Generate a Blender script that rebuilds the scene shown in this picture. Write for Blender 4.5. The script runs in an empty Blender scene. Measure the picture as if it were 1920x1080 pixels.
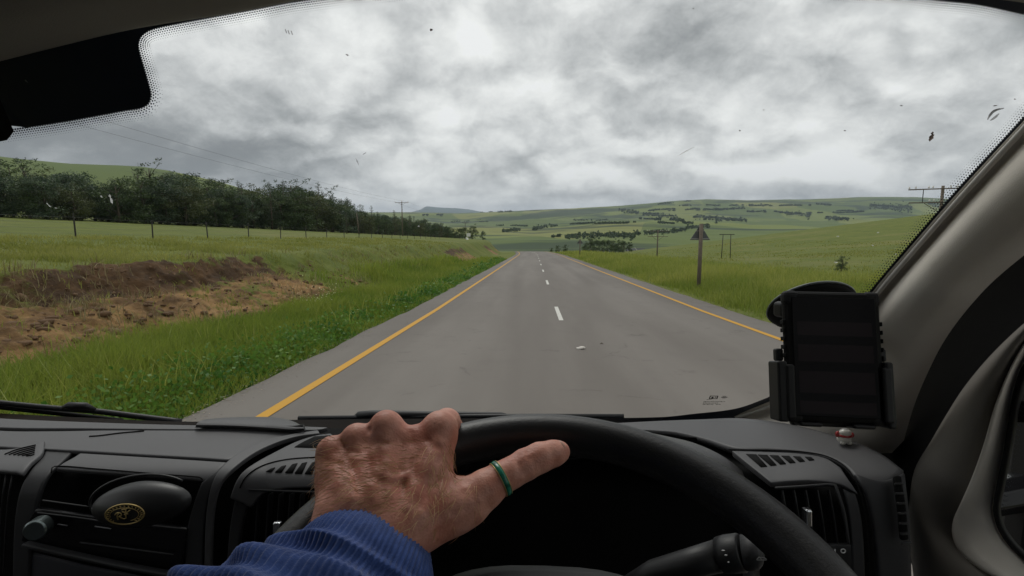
import bpy, bmesh, math, random
import numpy as np
from mathutils import Vector, Matrix

# ------------------------------------------------------------------ camera, sky, sun, exposure
SC = bpy.context.scene
COL = SC.collection
R = math.radians
rnd = random.Random(7)
rng = np.random.default_rng(11)

EYE = np.array([0.0, 0.0, 1.8])
PITCH, YAW = R(7.125), R(2.45)
cam = bpy.data.cameras.new("camera")
cam_ob = bpy.data.objects.new("camera", cam)
COL.objects.link(cam_ob)
cam_ob.location = EYE
cam_ob.rotation_euler = (R(90) - PITCH, 0, YAW)
cam.sensor_width = 36
cam.lens = 18
cam.clip_start = 0.02
cam.clip_end = 40000
SC.camera = cam_ob

SUN_ELEV, SUN_ROT = R(55), R(-20)
world = bpy.data.worlds.new("World")
SC.world = world
world.use_nodes = True
sun = bpy.data.lights.new("sun", 'SUN')
sun.energy = 1.3
sun.angle = R(25)
sun.color = (1.0, 0.97, 0.92)
sun_ob = bpy.data.objects.new("sun", sun)
COL.objects.link(sun_ob)
sun_ob.rotation_euler = (R(90) - SUN_ELEV, 0, R(180) - SUN_ROT)
SC.view_settings.view_transform = 'Standard'
SC.view_settings.look = 'None'
SC.view_settings.exposure = 0.0
SC.view_settings.gamma = 1.0
SC.view_settings.use_curve_mapping = False
SC.cycles.use_denoising = True
SC.cycles.max_bounces = 8
SC.cycles.transparent_max_bounces = 16
SC.cycles.volume_bounces = 0

FWD = np.array([-math.sin(YAW) * math.cos(PITCH), math.cos(YAW) * math.cos(PITCH), -math.sin(PITCH)])
RGT = np.array([math.cos(YAW), math.sin(YAW), 0.0])
UPV = np.cross(RGT, FWD)


def K(u, v, d):
    """point seen at (u, v) of a 1920 x 1080 frame, d metres in front of the eye"""
    return EYE + d * (FWD + (u - 960) / 960 * RGT - (v - 540) / 960 * UPV)


def ray(u, v):
    return FWD + (u - 960) / 960 * RGT - (v - 540) / 960 * UPV


def build_world():
    nt = world.node_tree
    N, L = nt.nodes, nt.links
    for n in list(N):
        N.remove(n)

    def new(t, **kw):
        n = N.new(t)
        for k, v in kw.items():
            setattr(n, k, v)
        return n

    def math_(op, a, b=None, c=None):
        n = new('ShaderNodeMath', operation=op)
        for i, x in enumerate((a, b, c)):
            if x is None:
                continue
            if isinstance(x, (int, float)):
                n.inputs[i].default_value = x
            else:
                L.new(x, n.inputs[i])
        return n.outputs[0]
    out = new('ShaderNodeOutputWorld')
    tc = new('ShaderNodeTexCoord')
    D = tc.outputs['Generated']
    sep = new('ShaderNodeSeparateXYZ')
    L.new(D, sep.inputs[0])
    zc = math_('ADD', math_('MAXIMUM', sep.outputs[2], 0.0), 0.58)
    px = math_('DIVIDE', sep.outputs[0], zc)
    py = math_('DIVIDE', sep.outputs[1], zc)
    comb = new('ShaderNodeCombineXYZ')
    L.new(px, comb.inputs[0])
    L.new(py, comb.inputs[1])

    def noise(scale, detail, rough, dist, off, stretch=(1, 1, 1)):
        mp = new('ShaderNodeMapping')
        mp.inputs['Location'].default_value = off
        mp.inputs['Scale'].default_value = stretch
        L.new(comb.outputs[0], mp.inputs[0])
        n = new('ShaderNodeTexNoise', noise_dimensions='2D')
        n.inputs['Scale'].default_value = scale
        n.inputs['Detail'].default_value = detail
        n.inputs['Roughness'].default_value = rough
        n.inputs['Distortion'].default_value = dist
        L.new(mp.outputs[0], n.inputs['Vector'])
        return n.outputs['Fac']
    a = noise(3.0, 10, 0.62, 0.15, (3.1, 1.7, 0), (1, 1.0, 1))
    b = noise(1.1, 4, 0.5, 0.2, (8.3, 0.6, 0))
    c = noise(8.5, 9, 0.70, 0.2, (0.3, 5.2, 2.0), (1, 1.1, 1))
    def puffs(scale, off, amt):
        # rounded heads of cumulus: smooth cells, pushed about by noise
        n = new('ShaderNodeTexNoise', noise_dimensions='2D')
        n.inputs['Scale'].default_value = scale * 0.9
        n.inputs['Detail'].default_value = 5
        L.new(comb.outputs[0], n.inputs['Vector'])
        ws_ = new('ShaderNodeVectorMath', operation='SCALE')
        L.new(n.outputs['Color'], ws_.inputs[0])
        ws_.inputs['Scale'].default_value = amt
        ad = new('ShaderNodeVectorMath', operation='ADD')
        L.new(comb.outputs[0], ad.inputs[0])
        L.new(ws_.outputs[0], ad.inputs[1])
        mp = new('ShaderNodeMapping')
        mp.inputs['Location'].default_value = off
        mp.inputs['Scale'].default_value = (0.75, 1.25, 1)
        L.new(ad.outputs[0], mp.inputs[0])
        v = new('ShaderNodeTexVoronoi', feature='SMOOTH_F1', voronoi_dimensions='2D')
        v.inputs['Scale'].default_value = scale
        v.inputs['Smoothness'].default_value = 0.35
        v.inputs['Detail'].default_value = 1.0
        v.inputs['Roughness'].default_value = 0.55
        L.new(mp.outputs[0], v.inputs['Vector'])
        return math_('SUBTRACT', 1.0, v.outputs['Distance'])
    p1_ = puffs(5.0, (1.3, 2.2, 0.4), 0.30)
    val = math_('ADD', math_('ADD', math_('MULTIPLY', a, 0.46), math_('MULTIPLY', b, 0.26)), math_('MULTIPLY', c, 0.34))
    val = math_('ADD', val, math_('MULTIPLY_ADD', math_('SUBTRACT', p1_, 0.52), 0.30, SKY_LIFT))

    def blob(u, v, su, sv, amp, val):
        # one broad bright or dark bank of cloud, round a direction
        d0 = Vector(ray(u, v)).normalized()
        rx = Vector(RGT)
        ux = d0.cross(rx).normalized()
        dt = new('ShaderNodeVectorMath', operation='DOT_PRODUCT')
        L.new(D, dt.inputs[0])
        dt.inputs[1].default_value = rx
        x = math_('SUBTRACT', dt.outputs['Value'], d0.dot(rx))
        dt2 = new('ShaderNodeVectorMath', operation='DOT_PRODUCT')
        L.new(D, dt2.inputs[0])
        dt2.inputs[1].default_value = ux
        y = dt2.outputs['Value']
        dt3 = new('ShaderNodeVectorMath', operation='DOT_PRODUCT')
        L.new(D, dt3.inputs[0])
        dt3.inputs[1].default_value = d0
        front = math_('GREATER_THAN', dt3.outputs['Value'], 0.0)
        e = math_('ADD', math_('POWER', math_('ABSOLUTE', math_('DIVIDE', x, su)), 2.0), math_('POWER', math_('ABSOLUTE', math_('DIVIDE', y, sv)), 2.0))
        g = math_('MULTIPLY', math_('EXPONENT', math_('MULTIPLY', e, -1.0)), front)
        return math_('MULTIPLY_ADD', g, amp, val)
    for bl in BLOBS:
        val = blob(*bl, val)
    ramp = new('ShaderNodeValToRGB')
    L.new(val, ramp.inputs[0])
    cr = ramp.color_ramp
    cr.interpolation = 'B_SPLINE'
    pts = [(0.20, (0.235, 0.243, 0.247)), (0.34, (0.425, 0.436, 0.44)), (0.46, (0.63, 0.638, 0.638)), (0.58, (0.82, 0.824, 0.818)), (0.76, (1.10, 1.10, 1.08))]
    while len(cr.elements) < len(pts):
        cr.elements.new(0.5)
    for e, (p, col) in zip(cr.elements, pts):
        e.position = p
        e.color = (*col, 1)
    sky = new('ShaderNodeTexSky', sky_type='NISHITA')
    sky.sun_disc = False
    sky.sun_elevation = SUN_ELEV
    sky.sun_rotation = SUN_ROT
    bg1 = new('ShaderNodeBackground')
    bg1.inputs[1].default_value = 0.08
    L.new(sky.outputs[0], bg1.inputs[0])
    bg2 = new('ShaderNodeBackground')
    bg2.inputs[1].default_value = 1.0
    L.new(ramp.outputs[0], bg2.inputs[0])
    mix = new('ShaderNodeMixShader')
    mix.inputs[0].default_value = 0.97
    L.new(bg1.outputs[0], mix.inputs[1])
    L.new(bg2.outputs[0], mix.inputs[2])
    L.new(mix.outputs[0], out.inputs[0])


SKY_LIFT = 0.06
# u, v, half width, half height, amount: the banks of cloud the photograph shows
BLOBS = [(900, 110, 0.34, 0.24, 0.035), (430, 300, 0.28, 0.07, -0.24), (120, 260, 0.3, 0.14, -0.20), (1480, 320, 0.10, 0.018, 0.32), (1560, 292, 0.05, 0.028, 0.20), (700, 372, 0.25, 0.012, 0.10),
         (1250, 330, 0.10, 0.03, -0.07), (1730, 320, 0.10, 0.06, -0.05), (1660, 60, 0.3, 0.10, -0.05), (960, 365, 0.9, 0.02, -0.05),
         (820, 250, 0.16, 0.06, 0.06), (300, 90, 0.12, 0.05, -0.03)]
build_world()

# ------------------------------------------------------------------ helpers


def tag(o, label=None, cat=None, group=None, kind=None):
    if label:
        o['label'] = label
    if cat:
        o['category'] = cat
    if group:
        o['group'] = group
    if kind:
        o['kind'] = kind
    return o


def empty(name, loc, label=None, cat=None, group=None):
    o = bpy.data.objects.new(name, None)
    o.empty_display_size = 0.2
    COL.objects.link(o)
    o.location = loc
    return tag(o, label, cat, group)


def link(name, me, mat=None, parent=None, loc=None, smooth=False):
    o = bpy.data.objects.new(name, me)
    COL.objects.link(o)
    if mat is not None:
        for m in (mat if isinstance(mat, (list, tuple)) else [mat]):
            me.materials.append(m)
    if parent is not None:
        o.parent = parent
    if loc is not None:
        o.location = loc
    if smooth:
        me.polygons.foreach_set('use_smooth', [True] * len(me.polygons))
    return o


def abs_loc(o):
    v = Vector(o.location)
    while o.parent is not None:
        o = o.parent
        v = v + Vector(o.location)
    return v


class MB:
    """collects shapes in world coordinates; build() links them as one mesh object"""

    def __init__(self):
        self.v, self.f = [], []

    def add(self, vs, fs):
        o = len(self.v)
        self.v += [tuple(map(float, p)) for p in vs]
        self.f += [tuple(i + o for i in f) for f in fs]
        return self

    def box(self, c, size, ax=None):
        """box of full size about c; ax = three unit axes"""
        ax = np.eye(3) if ax is None else np.array(ax)
        c = np.array(c, float)
        h = np.array(size, float) / 2
        vs = [c + sx * h[0] * ax[0] + sy * h[1] * ax[1] + sz * h[2] * ax[2] for sz in (-1, 1) for sy in (-1, 1) for sx in (-1, 1)]
        return self.add(vs, [(0, 2, 3, 1), (4, 5, 7, 6), (0, 1, 5, 4), (2, 6, 7, 3), (0, 4, 6, 2), (1, 3, 7, 5)])

    def tube(self, pts, r, n=8, caps=True):
        pts = [np.array(p, float) for p in pts]
        rs = [r] * len(pts) if np.isscalar(r) else list(r)
        rings = []
        prev = None
        for i, p in enumerate(pts):
            t = pts[min(i + 1, len(pts) - 1)] - pts[max(i - 1, 0)]
            t = t / (np.linalg.norm(t) + 1e-12)
            if prev is None:
                a = np.cross(t, [0, 0, 1.0])
                if np.linalg.norm(a) < 1e-3:
                    a = np.cross(t, [1.0, 0, 0])
            else:
                a = prev - t * np.dot(prev, t)
            a = a / np.linalg.norm(a)
            prev = a
            b = np.cross(t, a)
            rings.append([p + rs[i] * (math.cos(2 * math.pi * k / n) * a + math.sin(2 * math.pi * k / n) * b) for k in range(n)])
        vs = [q for rg in rings for q in rg]
        fs = []
        for i in range(len(pts) - 1):
            for k in range(n):
                fs.append((i * n + k, i * n + (k + 1) % n, (i + 1) * n + (k + 1) % n, (i + 1) * n + k))
        if caps:
            fs.append(tuple(range(n - 1, -1, -1)))
            fs.append(tuple((len(pts) - 1) * n + k for k in range(n)))
        return self.add(vs, fs)

    def grid(self, rows, close=False):
        m, n = len(rows), len(rows[0])
        vs = [p for r in rows for p in r]
        fs = []
        for i in range(m - 1):
            for j in range(n - 1 + (1 if close else 0)):
                fs.append((i * n + j, i * n + (j + 1) % n, (i + 1) * n + (j + 1) % n, (i + 1) * n + j))
        return self.add(vs, fs)

    def blob(self, c, rad, ax=None, nu=16, nv=10, p=1.0):
        ax = np.eye(3) if ax is None else np.array(ax)
        rows = []
        sg = lambda x: math.copysign(abs(x) ** p, x)
        for i in range(nv + 1):
            ph = -math.pi / 2 + math.pi * i / nv
            rows.append([np.array(c) + rad[0] * sg(math.cos(ph)) * sg(math.cos(2 * math.pi * k / nu)) * ax[0]
                         + rad[1] * sg(math.cos(ph)) * sg(math.sin(2 * math.pi * k / nu)) * ax[1] + rad[2] * sg(math.sin(ph)) * ax[2] for k in range(nu)])
        return self.grid(rows, close=True)

    def build(self, name, mat, parent=None, smooth=False, loc=None, bevel=0, solid=0, sub=0, offset=-1):
        o0 = np.zeros(3)
        if parent is not None:
            o0 = np.array(abs_loc(parent))
        elif loc is not None:
            o0 = np.array(loc, float)
        me = bpy.data.meshes.new(name)
        me.from_pydata([tuple(np.array(p) - o0) for p in self.v], [], self.f)
        me.update()
        o = link(name, me, mat, parent, None if parent is not None or loc is None else tuple(o0), smooth)
        if solid:
            md = o.modifiers.new('solid', 'SOLIDIFY')
            md.thickness = solid
            md.offset = offset
        if bevel:
            md = o.modifiers.new('bevel', 'BEVEL')
            md.width = bevel
            md.segments = 3
            md.limit_method = 'ANGLE'
            md.angle_limit = R(40)
        if sub:
            md = o.modifiers.new('sub', 'SUBSURF')
            md.levels = md.render_levels = sub
        return o


def np_mesh(name, V, F, mat=None, parent=None, smooth=False, attrs=None, loc=None):
    """V (n,3), F list of (k,m) int arrays"""
    me = bpy.data.meshes.new(name)
    Fs = F if isinstance(F, (list, tuple)) else [F]
    Fs = [f for f in Fs if len(f)]
    me.vertices.add(len(V))
    me.vertices.foreach_set('co', np.asarray(V, np.float32).ravel())
    tot = sum(f.shape[0] for f in Fs)
    idx = np.concatenate([f.ravel() for f in Fs]).astype(np.int32)
    sizes = np.concatenate([np.full(f.shape[0], f.shape[1], np.int32) for f in Fs])
    me.loops.add(len(idx))
    me.loops.foreach_set('vertex_index', idx)
    me.polygons.add(tot)
    me.polygons.foreach_set('loop_start', np.concatenate([[0], np.cumsum(sizes)[:-1]]).astype(np.int32))
    me.update(calc_edges=True)
    me.validate()
    for k, a in (attrs or {}).items():
        at = me.attributes.new(k, 'FLOAT', 'POINT')
        at.data.foreach_set('value', np.asarray(a, np.float32))
    return link(name, me, mat, parent, loc, smooth)


def copy_tree(o, parent=None):
    c = o.copy()
    COL.objects.link(c)
    if parent is not None:
        c.parent = parent
    for ch in o.children:
        copy_tree(ch, c)
    return c


def vnoise(x, y, seed=0):
    xi, yi = np.floor(x).astype(np.int64), np.floor(y).astype(np.int64)
    xf, yf = x - xi, y - yi
    xf = xf * xf * (3 - 2 * xf)
    yf = yf * yf * (3 - 2 * yf)

    def h(a, b):
        n = (a * 374761393 + b * 668265263 + seed * 1442695041) & 0x7fffffff
        n = ((n ^ (n >> 13)) * 1274126177) & 0x7fffffff
        return ((n ^ (n >> 16)) & 0xffff) / 65535.0
    return (h(xi, yi) * (1 - xf) + h(xi + 1, yi) * xf) * (1 - yf) + (h(xi, yi + 1) * (1 - xf) + h(xi + 1, yi + 1) * xf) * yf


def fbm(x, y, oct=4, seed=0, gain=0.5):
    t, a, s = 0, 1, 0
    for i in range(oct):
        t = t + a * vnoise(x * 2 ** i, y * 2 ** i, seed + i * 17)
        s += a
        a *= gain
    return t / s - 0.5


def sstep(a, b, x):
    t = np.clip((np.asarray(x, float) - a) / (b - a), 0, 1)
    return t * t * (3 - 2 * t)


# ------------------------------------------------------------------ materials


class Mat:
    def __init__(self, name, color=(0.5, 0.5, 0.5), rough=0.6, metal=0.0, spec=0.5, bump=None, vary=None, coat=0, sheen=0):
        self.m = bpy.data.materials.new(name)
        self.m.use_nodes = True
        self.nt = self.m.node_tree
        self.N, self.L = self.nt.nodes, self.nt.links
        self.b = self.N['Principled BSDF']
        self.b.inputs['Base Color'].default_value = (*color, 1)
        self.b.inputs['Roughness'].default_value = rough
        self.b.inputs['Metallic'].default_value = metal
        self.b.inputs['Specular IOR Level'].default_value = spec
        if coat:
            self.b.inputs['Coat Weight'].default_value = coat
        if sheen:
            self.b.inputs['Sheen Weight'].default_value = sheen
        self.color = color
        if vary:
            s, amt = vary[:2]
            f = self.noise(s, 4)
            self.L.new(self.mix(self.rgb(tuple(c * (1 - amt) for c in color)), self.rgb(tuple(c * (1 + amt) for c in color)), f), self.b.inputs['Base Color'])
        if bump:
            s, strength = bump[:2]
            self.bump(self.noise(s, 6), strength, bump[2] if len(bump) > 2 else 0.002)

    def node(self, t, **kw):
        n = self.N.new(t)
        for k, v in kw.items():
            setattr(n, k, v)
        return n

    def coords(self, kind='Object'):
        if not hasattr(self, '_tc'):
            self._tc = self.node('ShaderNodeTexCoord')
        return self._tc.outputs[kind]

    def noise(self, scale, detail=3, rough=0.55, dist=0, stretch=None, off=(0, 0, 0), vec=None):
        n = self.node('ShaderNodeTexNoise')
        n.inputs['Scale'].default_value = scale
        n.inputs['Detail'].default_value = detail
        n.inputs['Roughness'].default_value = rough
        n.inputs['Distortion'].default_value = dist
        v = vec or self.coords()
        mp = self.node('ShaderNodeMapping')
        mp.inputs['Location'].default_value = off
        if stretch:
            mp.inputs['Scale'].default_value = stretch
        self.L.new(v, mp.inputs[0])
        self.L.new(mp.outputs[0], n.inputs['Vector'])
        return n.outputs['Fac']

    def rgb(self, c):
        n = self.node('ShaderNodeRGB')
        n.outputs[0].default_value = (*c, 1)
        return n.outputs[0]

    def val(self, name):
        return self.node('ShaderNodeAttribute', attribute_name=name).outputs['Fac']

    def math(self, op, a, b=None, c=None, clamp=False):
        n = self.node('ShaderNodeMath', operation=op)
        n.use_clamp = clamp
        for i, x in enumerate((a, b, c)):
            if x is None:
                continue
            if isinstance(x, (int, float)):
                n.inputs[i].default_value = x
            else:
                self.L.new(x, n.inputs[i])
        return n.outputs[0]

    def step(self, x, lo, hi):
        n = self.node('ShaderNodeMapRange', interpolation_type='SMOOTHSTEP')
        self.L.new(x, n.inputs[0])
        n.inputs[1].default_value = lo
        n.inputs[2].default_value = hi
        return n.outputs[0]

    def mix(self, a, b, f, mode='MIX'):
        n = self.node('ShaderNodeMix', data_type='RGBA', blend_type=mode)
        for s, x in ((n.inputs[6], a), (n.inputs[7], b)):
            if isinstance(x, tuple):
                s.default_value = (*x, 1)
            else:
                self.L.new(x, s)
        if isinstance(f, (int, float)):
            n.inputs[0].default_value = f
        else:
            self.L.new(f, n.inputs[0])
        return n.outputs[2]

    def base(self, sock):
        self.L.new(sock, self.b.inputs['Base Color'])

    def bump(self, h, strength=0.5, dist=0.01):
        n = self.node('ShaderNodeBump')
        n.inputs['Strength'].default_value = strength
        n.inputs['Distance'].default_value = dist
        self.L.new(h, n.inputs['Height'])
        self.L.new(n.outputs[0], self.b.inputs['Normal'])


def ground_mat():
    M = Mat('ground_grass_and_soil', rough=0.9, spec=0.2)
    pos = M.node('ShaderNodeNewGeometry').outputs['Position']
    f1 = M.noise(0.35, 5, vec=pos)
    f2 = M.noise(2.3, 6, 0.65, vec=pos)
    f3 = M.noise(0.045, 4, vec=pos, stretch=(1, 1, 0.2))
    near = M.mix(G1, G2, M.step(f1, 0.35, 0.65))
    near = M.mix(near, G3, M.math('MULTIPLY', M.step(f2, 0.52, 0.72), 0.7))
    near = M.mix(near, G4, M.math('MULTIPLY', M.step(f3, 0.50, 0.66), 0.6))
    # far patchwork of fields
    vor = M.node('ShaderNodeTexVoronoi')
    vor.inputs['Scale'].default_value = 0.0030
    mp = M.node('ShaderNodeMapping')
    mp.inputs['Scale'].default_value = (1, 0.62, 0)
    mp.inputs['Rotation'].default_value = (0, 0, 0.35)
    M.L.new(pos, mp.inputs[0])
    M.L.new(mp.outputs[0], vor.inputs['Vector'])
    sep = M.node('ShaderNodeSeparateColor')
    M.L.new(vor.outputs['Color'], sep.inputs[0])
    cell = sep.outputs[0]
    far = M.mix(F1, F2, M.step(cell, 0.3, 0.6))
    far = M.mix(far, F3, M.step(cell, 0.72, 0.80))
    far = M.mix(far, M.mix(F2, F1, M.noise(0.012, 4, vec=pos, stretch=(1, 1, 0.3))), 0.45)
    fw = M.noise(0.0016, 5, 0.6, 0.6, vec=pos, stretch=(0.7, 1.5, 0.0), off=(3.2, 0.7, 0))
    far = M.mix(far, FW, M.math('MULTIPLY', M.step(fw, 0.52, 0.56), 0.85))
    fw2 = M.noise(0.006, 6, 0.7, 0.4, vec=pos, stretch=(0.5, 1.4, 0.0), off=(1.2, 4.7, 0))
    far = M.mix(far, FW, M.math('MULTIPLY', M.step(fw2, 0.60, 0.66), 0.7))
    farf = M.val('far')
    col = M.mix(near, far, farf)
    soil = M.val('soil')
    s1 = M.noise(1.4, 6, 0.7, vec=pos, stretch=(1, 0.6, 2.0))
    s2 = M.noise(7.0, 5, 0.7, vec=pos)
    sc = M.mix((0.098, 0.056, 0.026), (0.29, 0.172, 0.072), M.step(s1, 0.33, 0.64))
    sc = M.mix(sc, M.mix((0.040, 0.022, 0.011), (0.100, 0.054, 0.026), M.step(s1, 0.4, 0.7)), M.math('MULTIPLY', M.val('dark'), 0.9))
    sc = M.mix(sc, (0.27, 0.18, 0.10), M.math('MULTIPLY', M.step(s2, 0.58, 0.75), 0.3))
    sf = M.math('ADD', soil, M.math('MULTIPLY', M.math('SUBTRACT', M.noise(2.6, 5, 0.7, vec=pos), 0.5), 0.9))
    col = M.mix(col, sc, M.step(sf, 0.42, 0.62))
    M.base(col)
    nb = M.node('ShaderNodeBump')
    nb.inputs['Distance'].default_value = 0.12
    M.L.new(M.math('MULTIPLY', M.math('SUBTRACT', 1.0, farf), 0.6), nb.inputs['Strength'])
    M.L.new(M.noise(5.0, 7, 0.7, vec=pos), nb.inputs['Height'])
    M.L.new(nb.outputs[0], M.b.inputs['Normal'])
    return M.m


G1, G2, G3, G4 = (0.092, 0.118, 0.018), (0.125, 0.145, 0.024), (0.070, 0.092, 0.018), (0.165, 0.160, 0.050)
F1, F2, F3, FW = (0.070, 0.108, 0.028), (0.172, 0.202, 0.046), (0.240, 0.235, 0.072), (0.026, 0.046, 0.022)


def leaf_mat(name, c1, c2, attr='shade', trans=0.25, rough=0.55):
    M = Mat(name, rough=rough, spec=0.3)
    M.base(M.mix(c1, c2, M.val(attr)))
    out = M.N['Material Output']
    tr = M.node('ShaderNodeBsdfTranslucent')
    M.L.new(M.mix(tuple(x * 1.2 for x in c1), tuple(x * 1.2 for x in c2), M.val(attr)), tr.inputs[0])
    mx = M.node('ShaderNodeMixShader')
    mx.inputs[0].default_value = trans
    M.L.new(M.b.outputs[0], mx.inputs[1])
    M.L.new(tr.outputs[0], mx.inputs[2])
    M.L.new(mx.outputs[0], out.inputs[0])
    return M.m


def asphalt_mat():
    M = Mat('asphalt', rough=0.85, spec=0.3)
    pos = M.node('ShaderNodeNewGeometry').outputs['Position']
    a = M.noise(0.5, 5, vec=pos, stretch=(1.3, 0.12, 1))
    b = M.noise(120, 3, 0.7, vec=pos)
    c = M.noise(1.7, 6, 0.65, vec=pos)
    col = M.mix((0.140, 0.125, 0.111), (0.182, 0.165, 0.148), M.step(a, 0.3, 0.7))
    col = M.mix(col, (0.13, 0.116, 0.105), M.math('MULTIPLY', M.step(c, 0.5, 0.75), 0.35))
    col = M.mix(col, (0.26, 0.235, 0.21), M.math('MULTIPLY', M.step(b, 0.55, 0.8), 0.4))
    # darker polished wheel tracks, hairline cracks and old repairs
    sx = M.node('ShaderNodeSeparateXYZ')
    M.L.new(pos, sx.inputs[0])
    tr = M.math('COSINE', M.math('MULTIPLY', M.math('ADD', sx.outputs[0], -1.035), 3.45))
    tn = M.noise(0.25, 4, vec=pos, stretch=(1.5, 0.3, 1))
    col = M.mix(col, (0.105, 0.092, 0.080), M.math('MULTIPLY', M.math('MULTIPLY', M.step(tr, 0.1, 0.95), M.step(tn, 0.3, 0.7)), 0.38))
    cv = M.node('ShaderNodeTexVoronoi', feature='DISTANCE_TO_EDGE')
    cv.inputs['Scale'].default_value = 0.42
    cw = M.node('ShaderNodeVectorMath', operation='ADD')
    cn = M.node('ShaderNodeTexNoise')
    cn.inputs['Scale'].default_value = 1.3
    cn.inputs['Detail'].default_value = 6
    M.L.new(pos, cn.inputs['Vector'])
    M.L.new(pos, cw.inputs[0])
    M.L.new(cn.outputs['Color'], cw.inputs[1])
    M.L.new(cw.outputs[0], cv.inputs['Vector'])
    crack = M.math('SUBTRACT', 1.0, M.step(cv.outputs['Distance'], 0.004, 0.014))
    col = M.mix(col, (0.055, 0.048, 0.042), M.math('MULTIPLY', crack, M.math('MULTIPLY', M.step(c, 0.50, 0.60), 0.28)))
    M.base(col)
    M.bump(b, 0.6, 0.005)
    return M.m


def paint_mat(name, col, worn):
    M = Mat(name, rough=0.7, spec=0.3)
    pos = M.node('ShaderNodeNewGeometry').outputs['Position']
    n = M.noise(9, 6, 0.75, vec=pos)
    M.base(M.mix(col, (0.16, 0.14, 0.12), M.math('MULTIPLY', M.step(n, worn, worn + 0.12), 0.8)))
    return M.m


# ------------------------------------------------------------------ terrain
SLOPE = [(-400, 20), (0, 0), (15, -0.75), (40, -1.78), (150, -6.2), (200, -9.2), (300, -17.0), (500, -26.0)]


def road_z(y):
    return np.interp(y, [p[0] for p in SLOPE], [p[1] for p in SLOPE])


def road_x(y):
    y = np.asarray(y, float)
    return 1.035 - 0.00055 * np.clip(y - 90, 0, 330) ** 2


def field_left(x, y):
    f = 1.78 - 0.028 * y - 0.00002 * np.clip(y - 60, 0, None) ** 2 * 1.0
    w = -x - 22
    return f + np.where(w < 0, 0.062 * w, 0.055 * np.clip(w, 0, 120))


RU = np.array([-600, 0, 280, 400, 600, 760, 860, 950, 1050, 1150, 1250, 1320, 1400, 1500, 1600, 1700, 1800, 2500], float)
RIDGE = np.array([330, 330, 345, 360, 400, 399, 401, 398, 394, 388, 380, 376, 378, 377, 373, 372, 378, 385], float)     # v of the far skyline
MIDV = np.array([440, 440, 440, 440, 440, 428, 425, 424, 422, 416, 415, 416, 420, 424, 425, 428, 428, 428], float)     # v of the middle ridge, 1.5 km off


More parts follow.
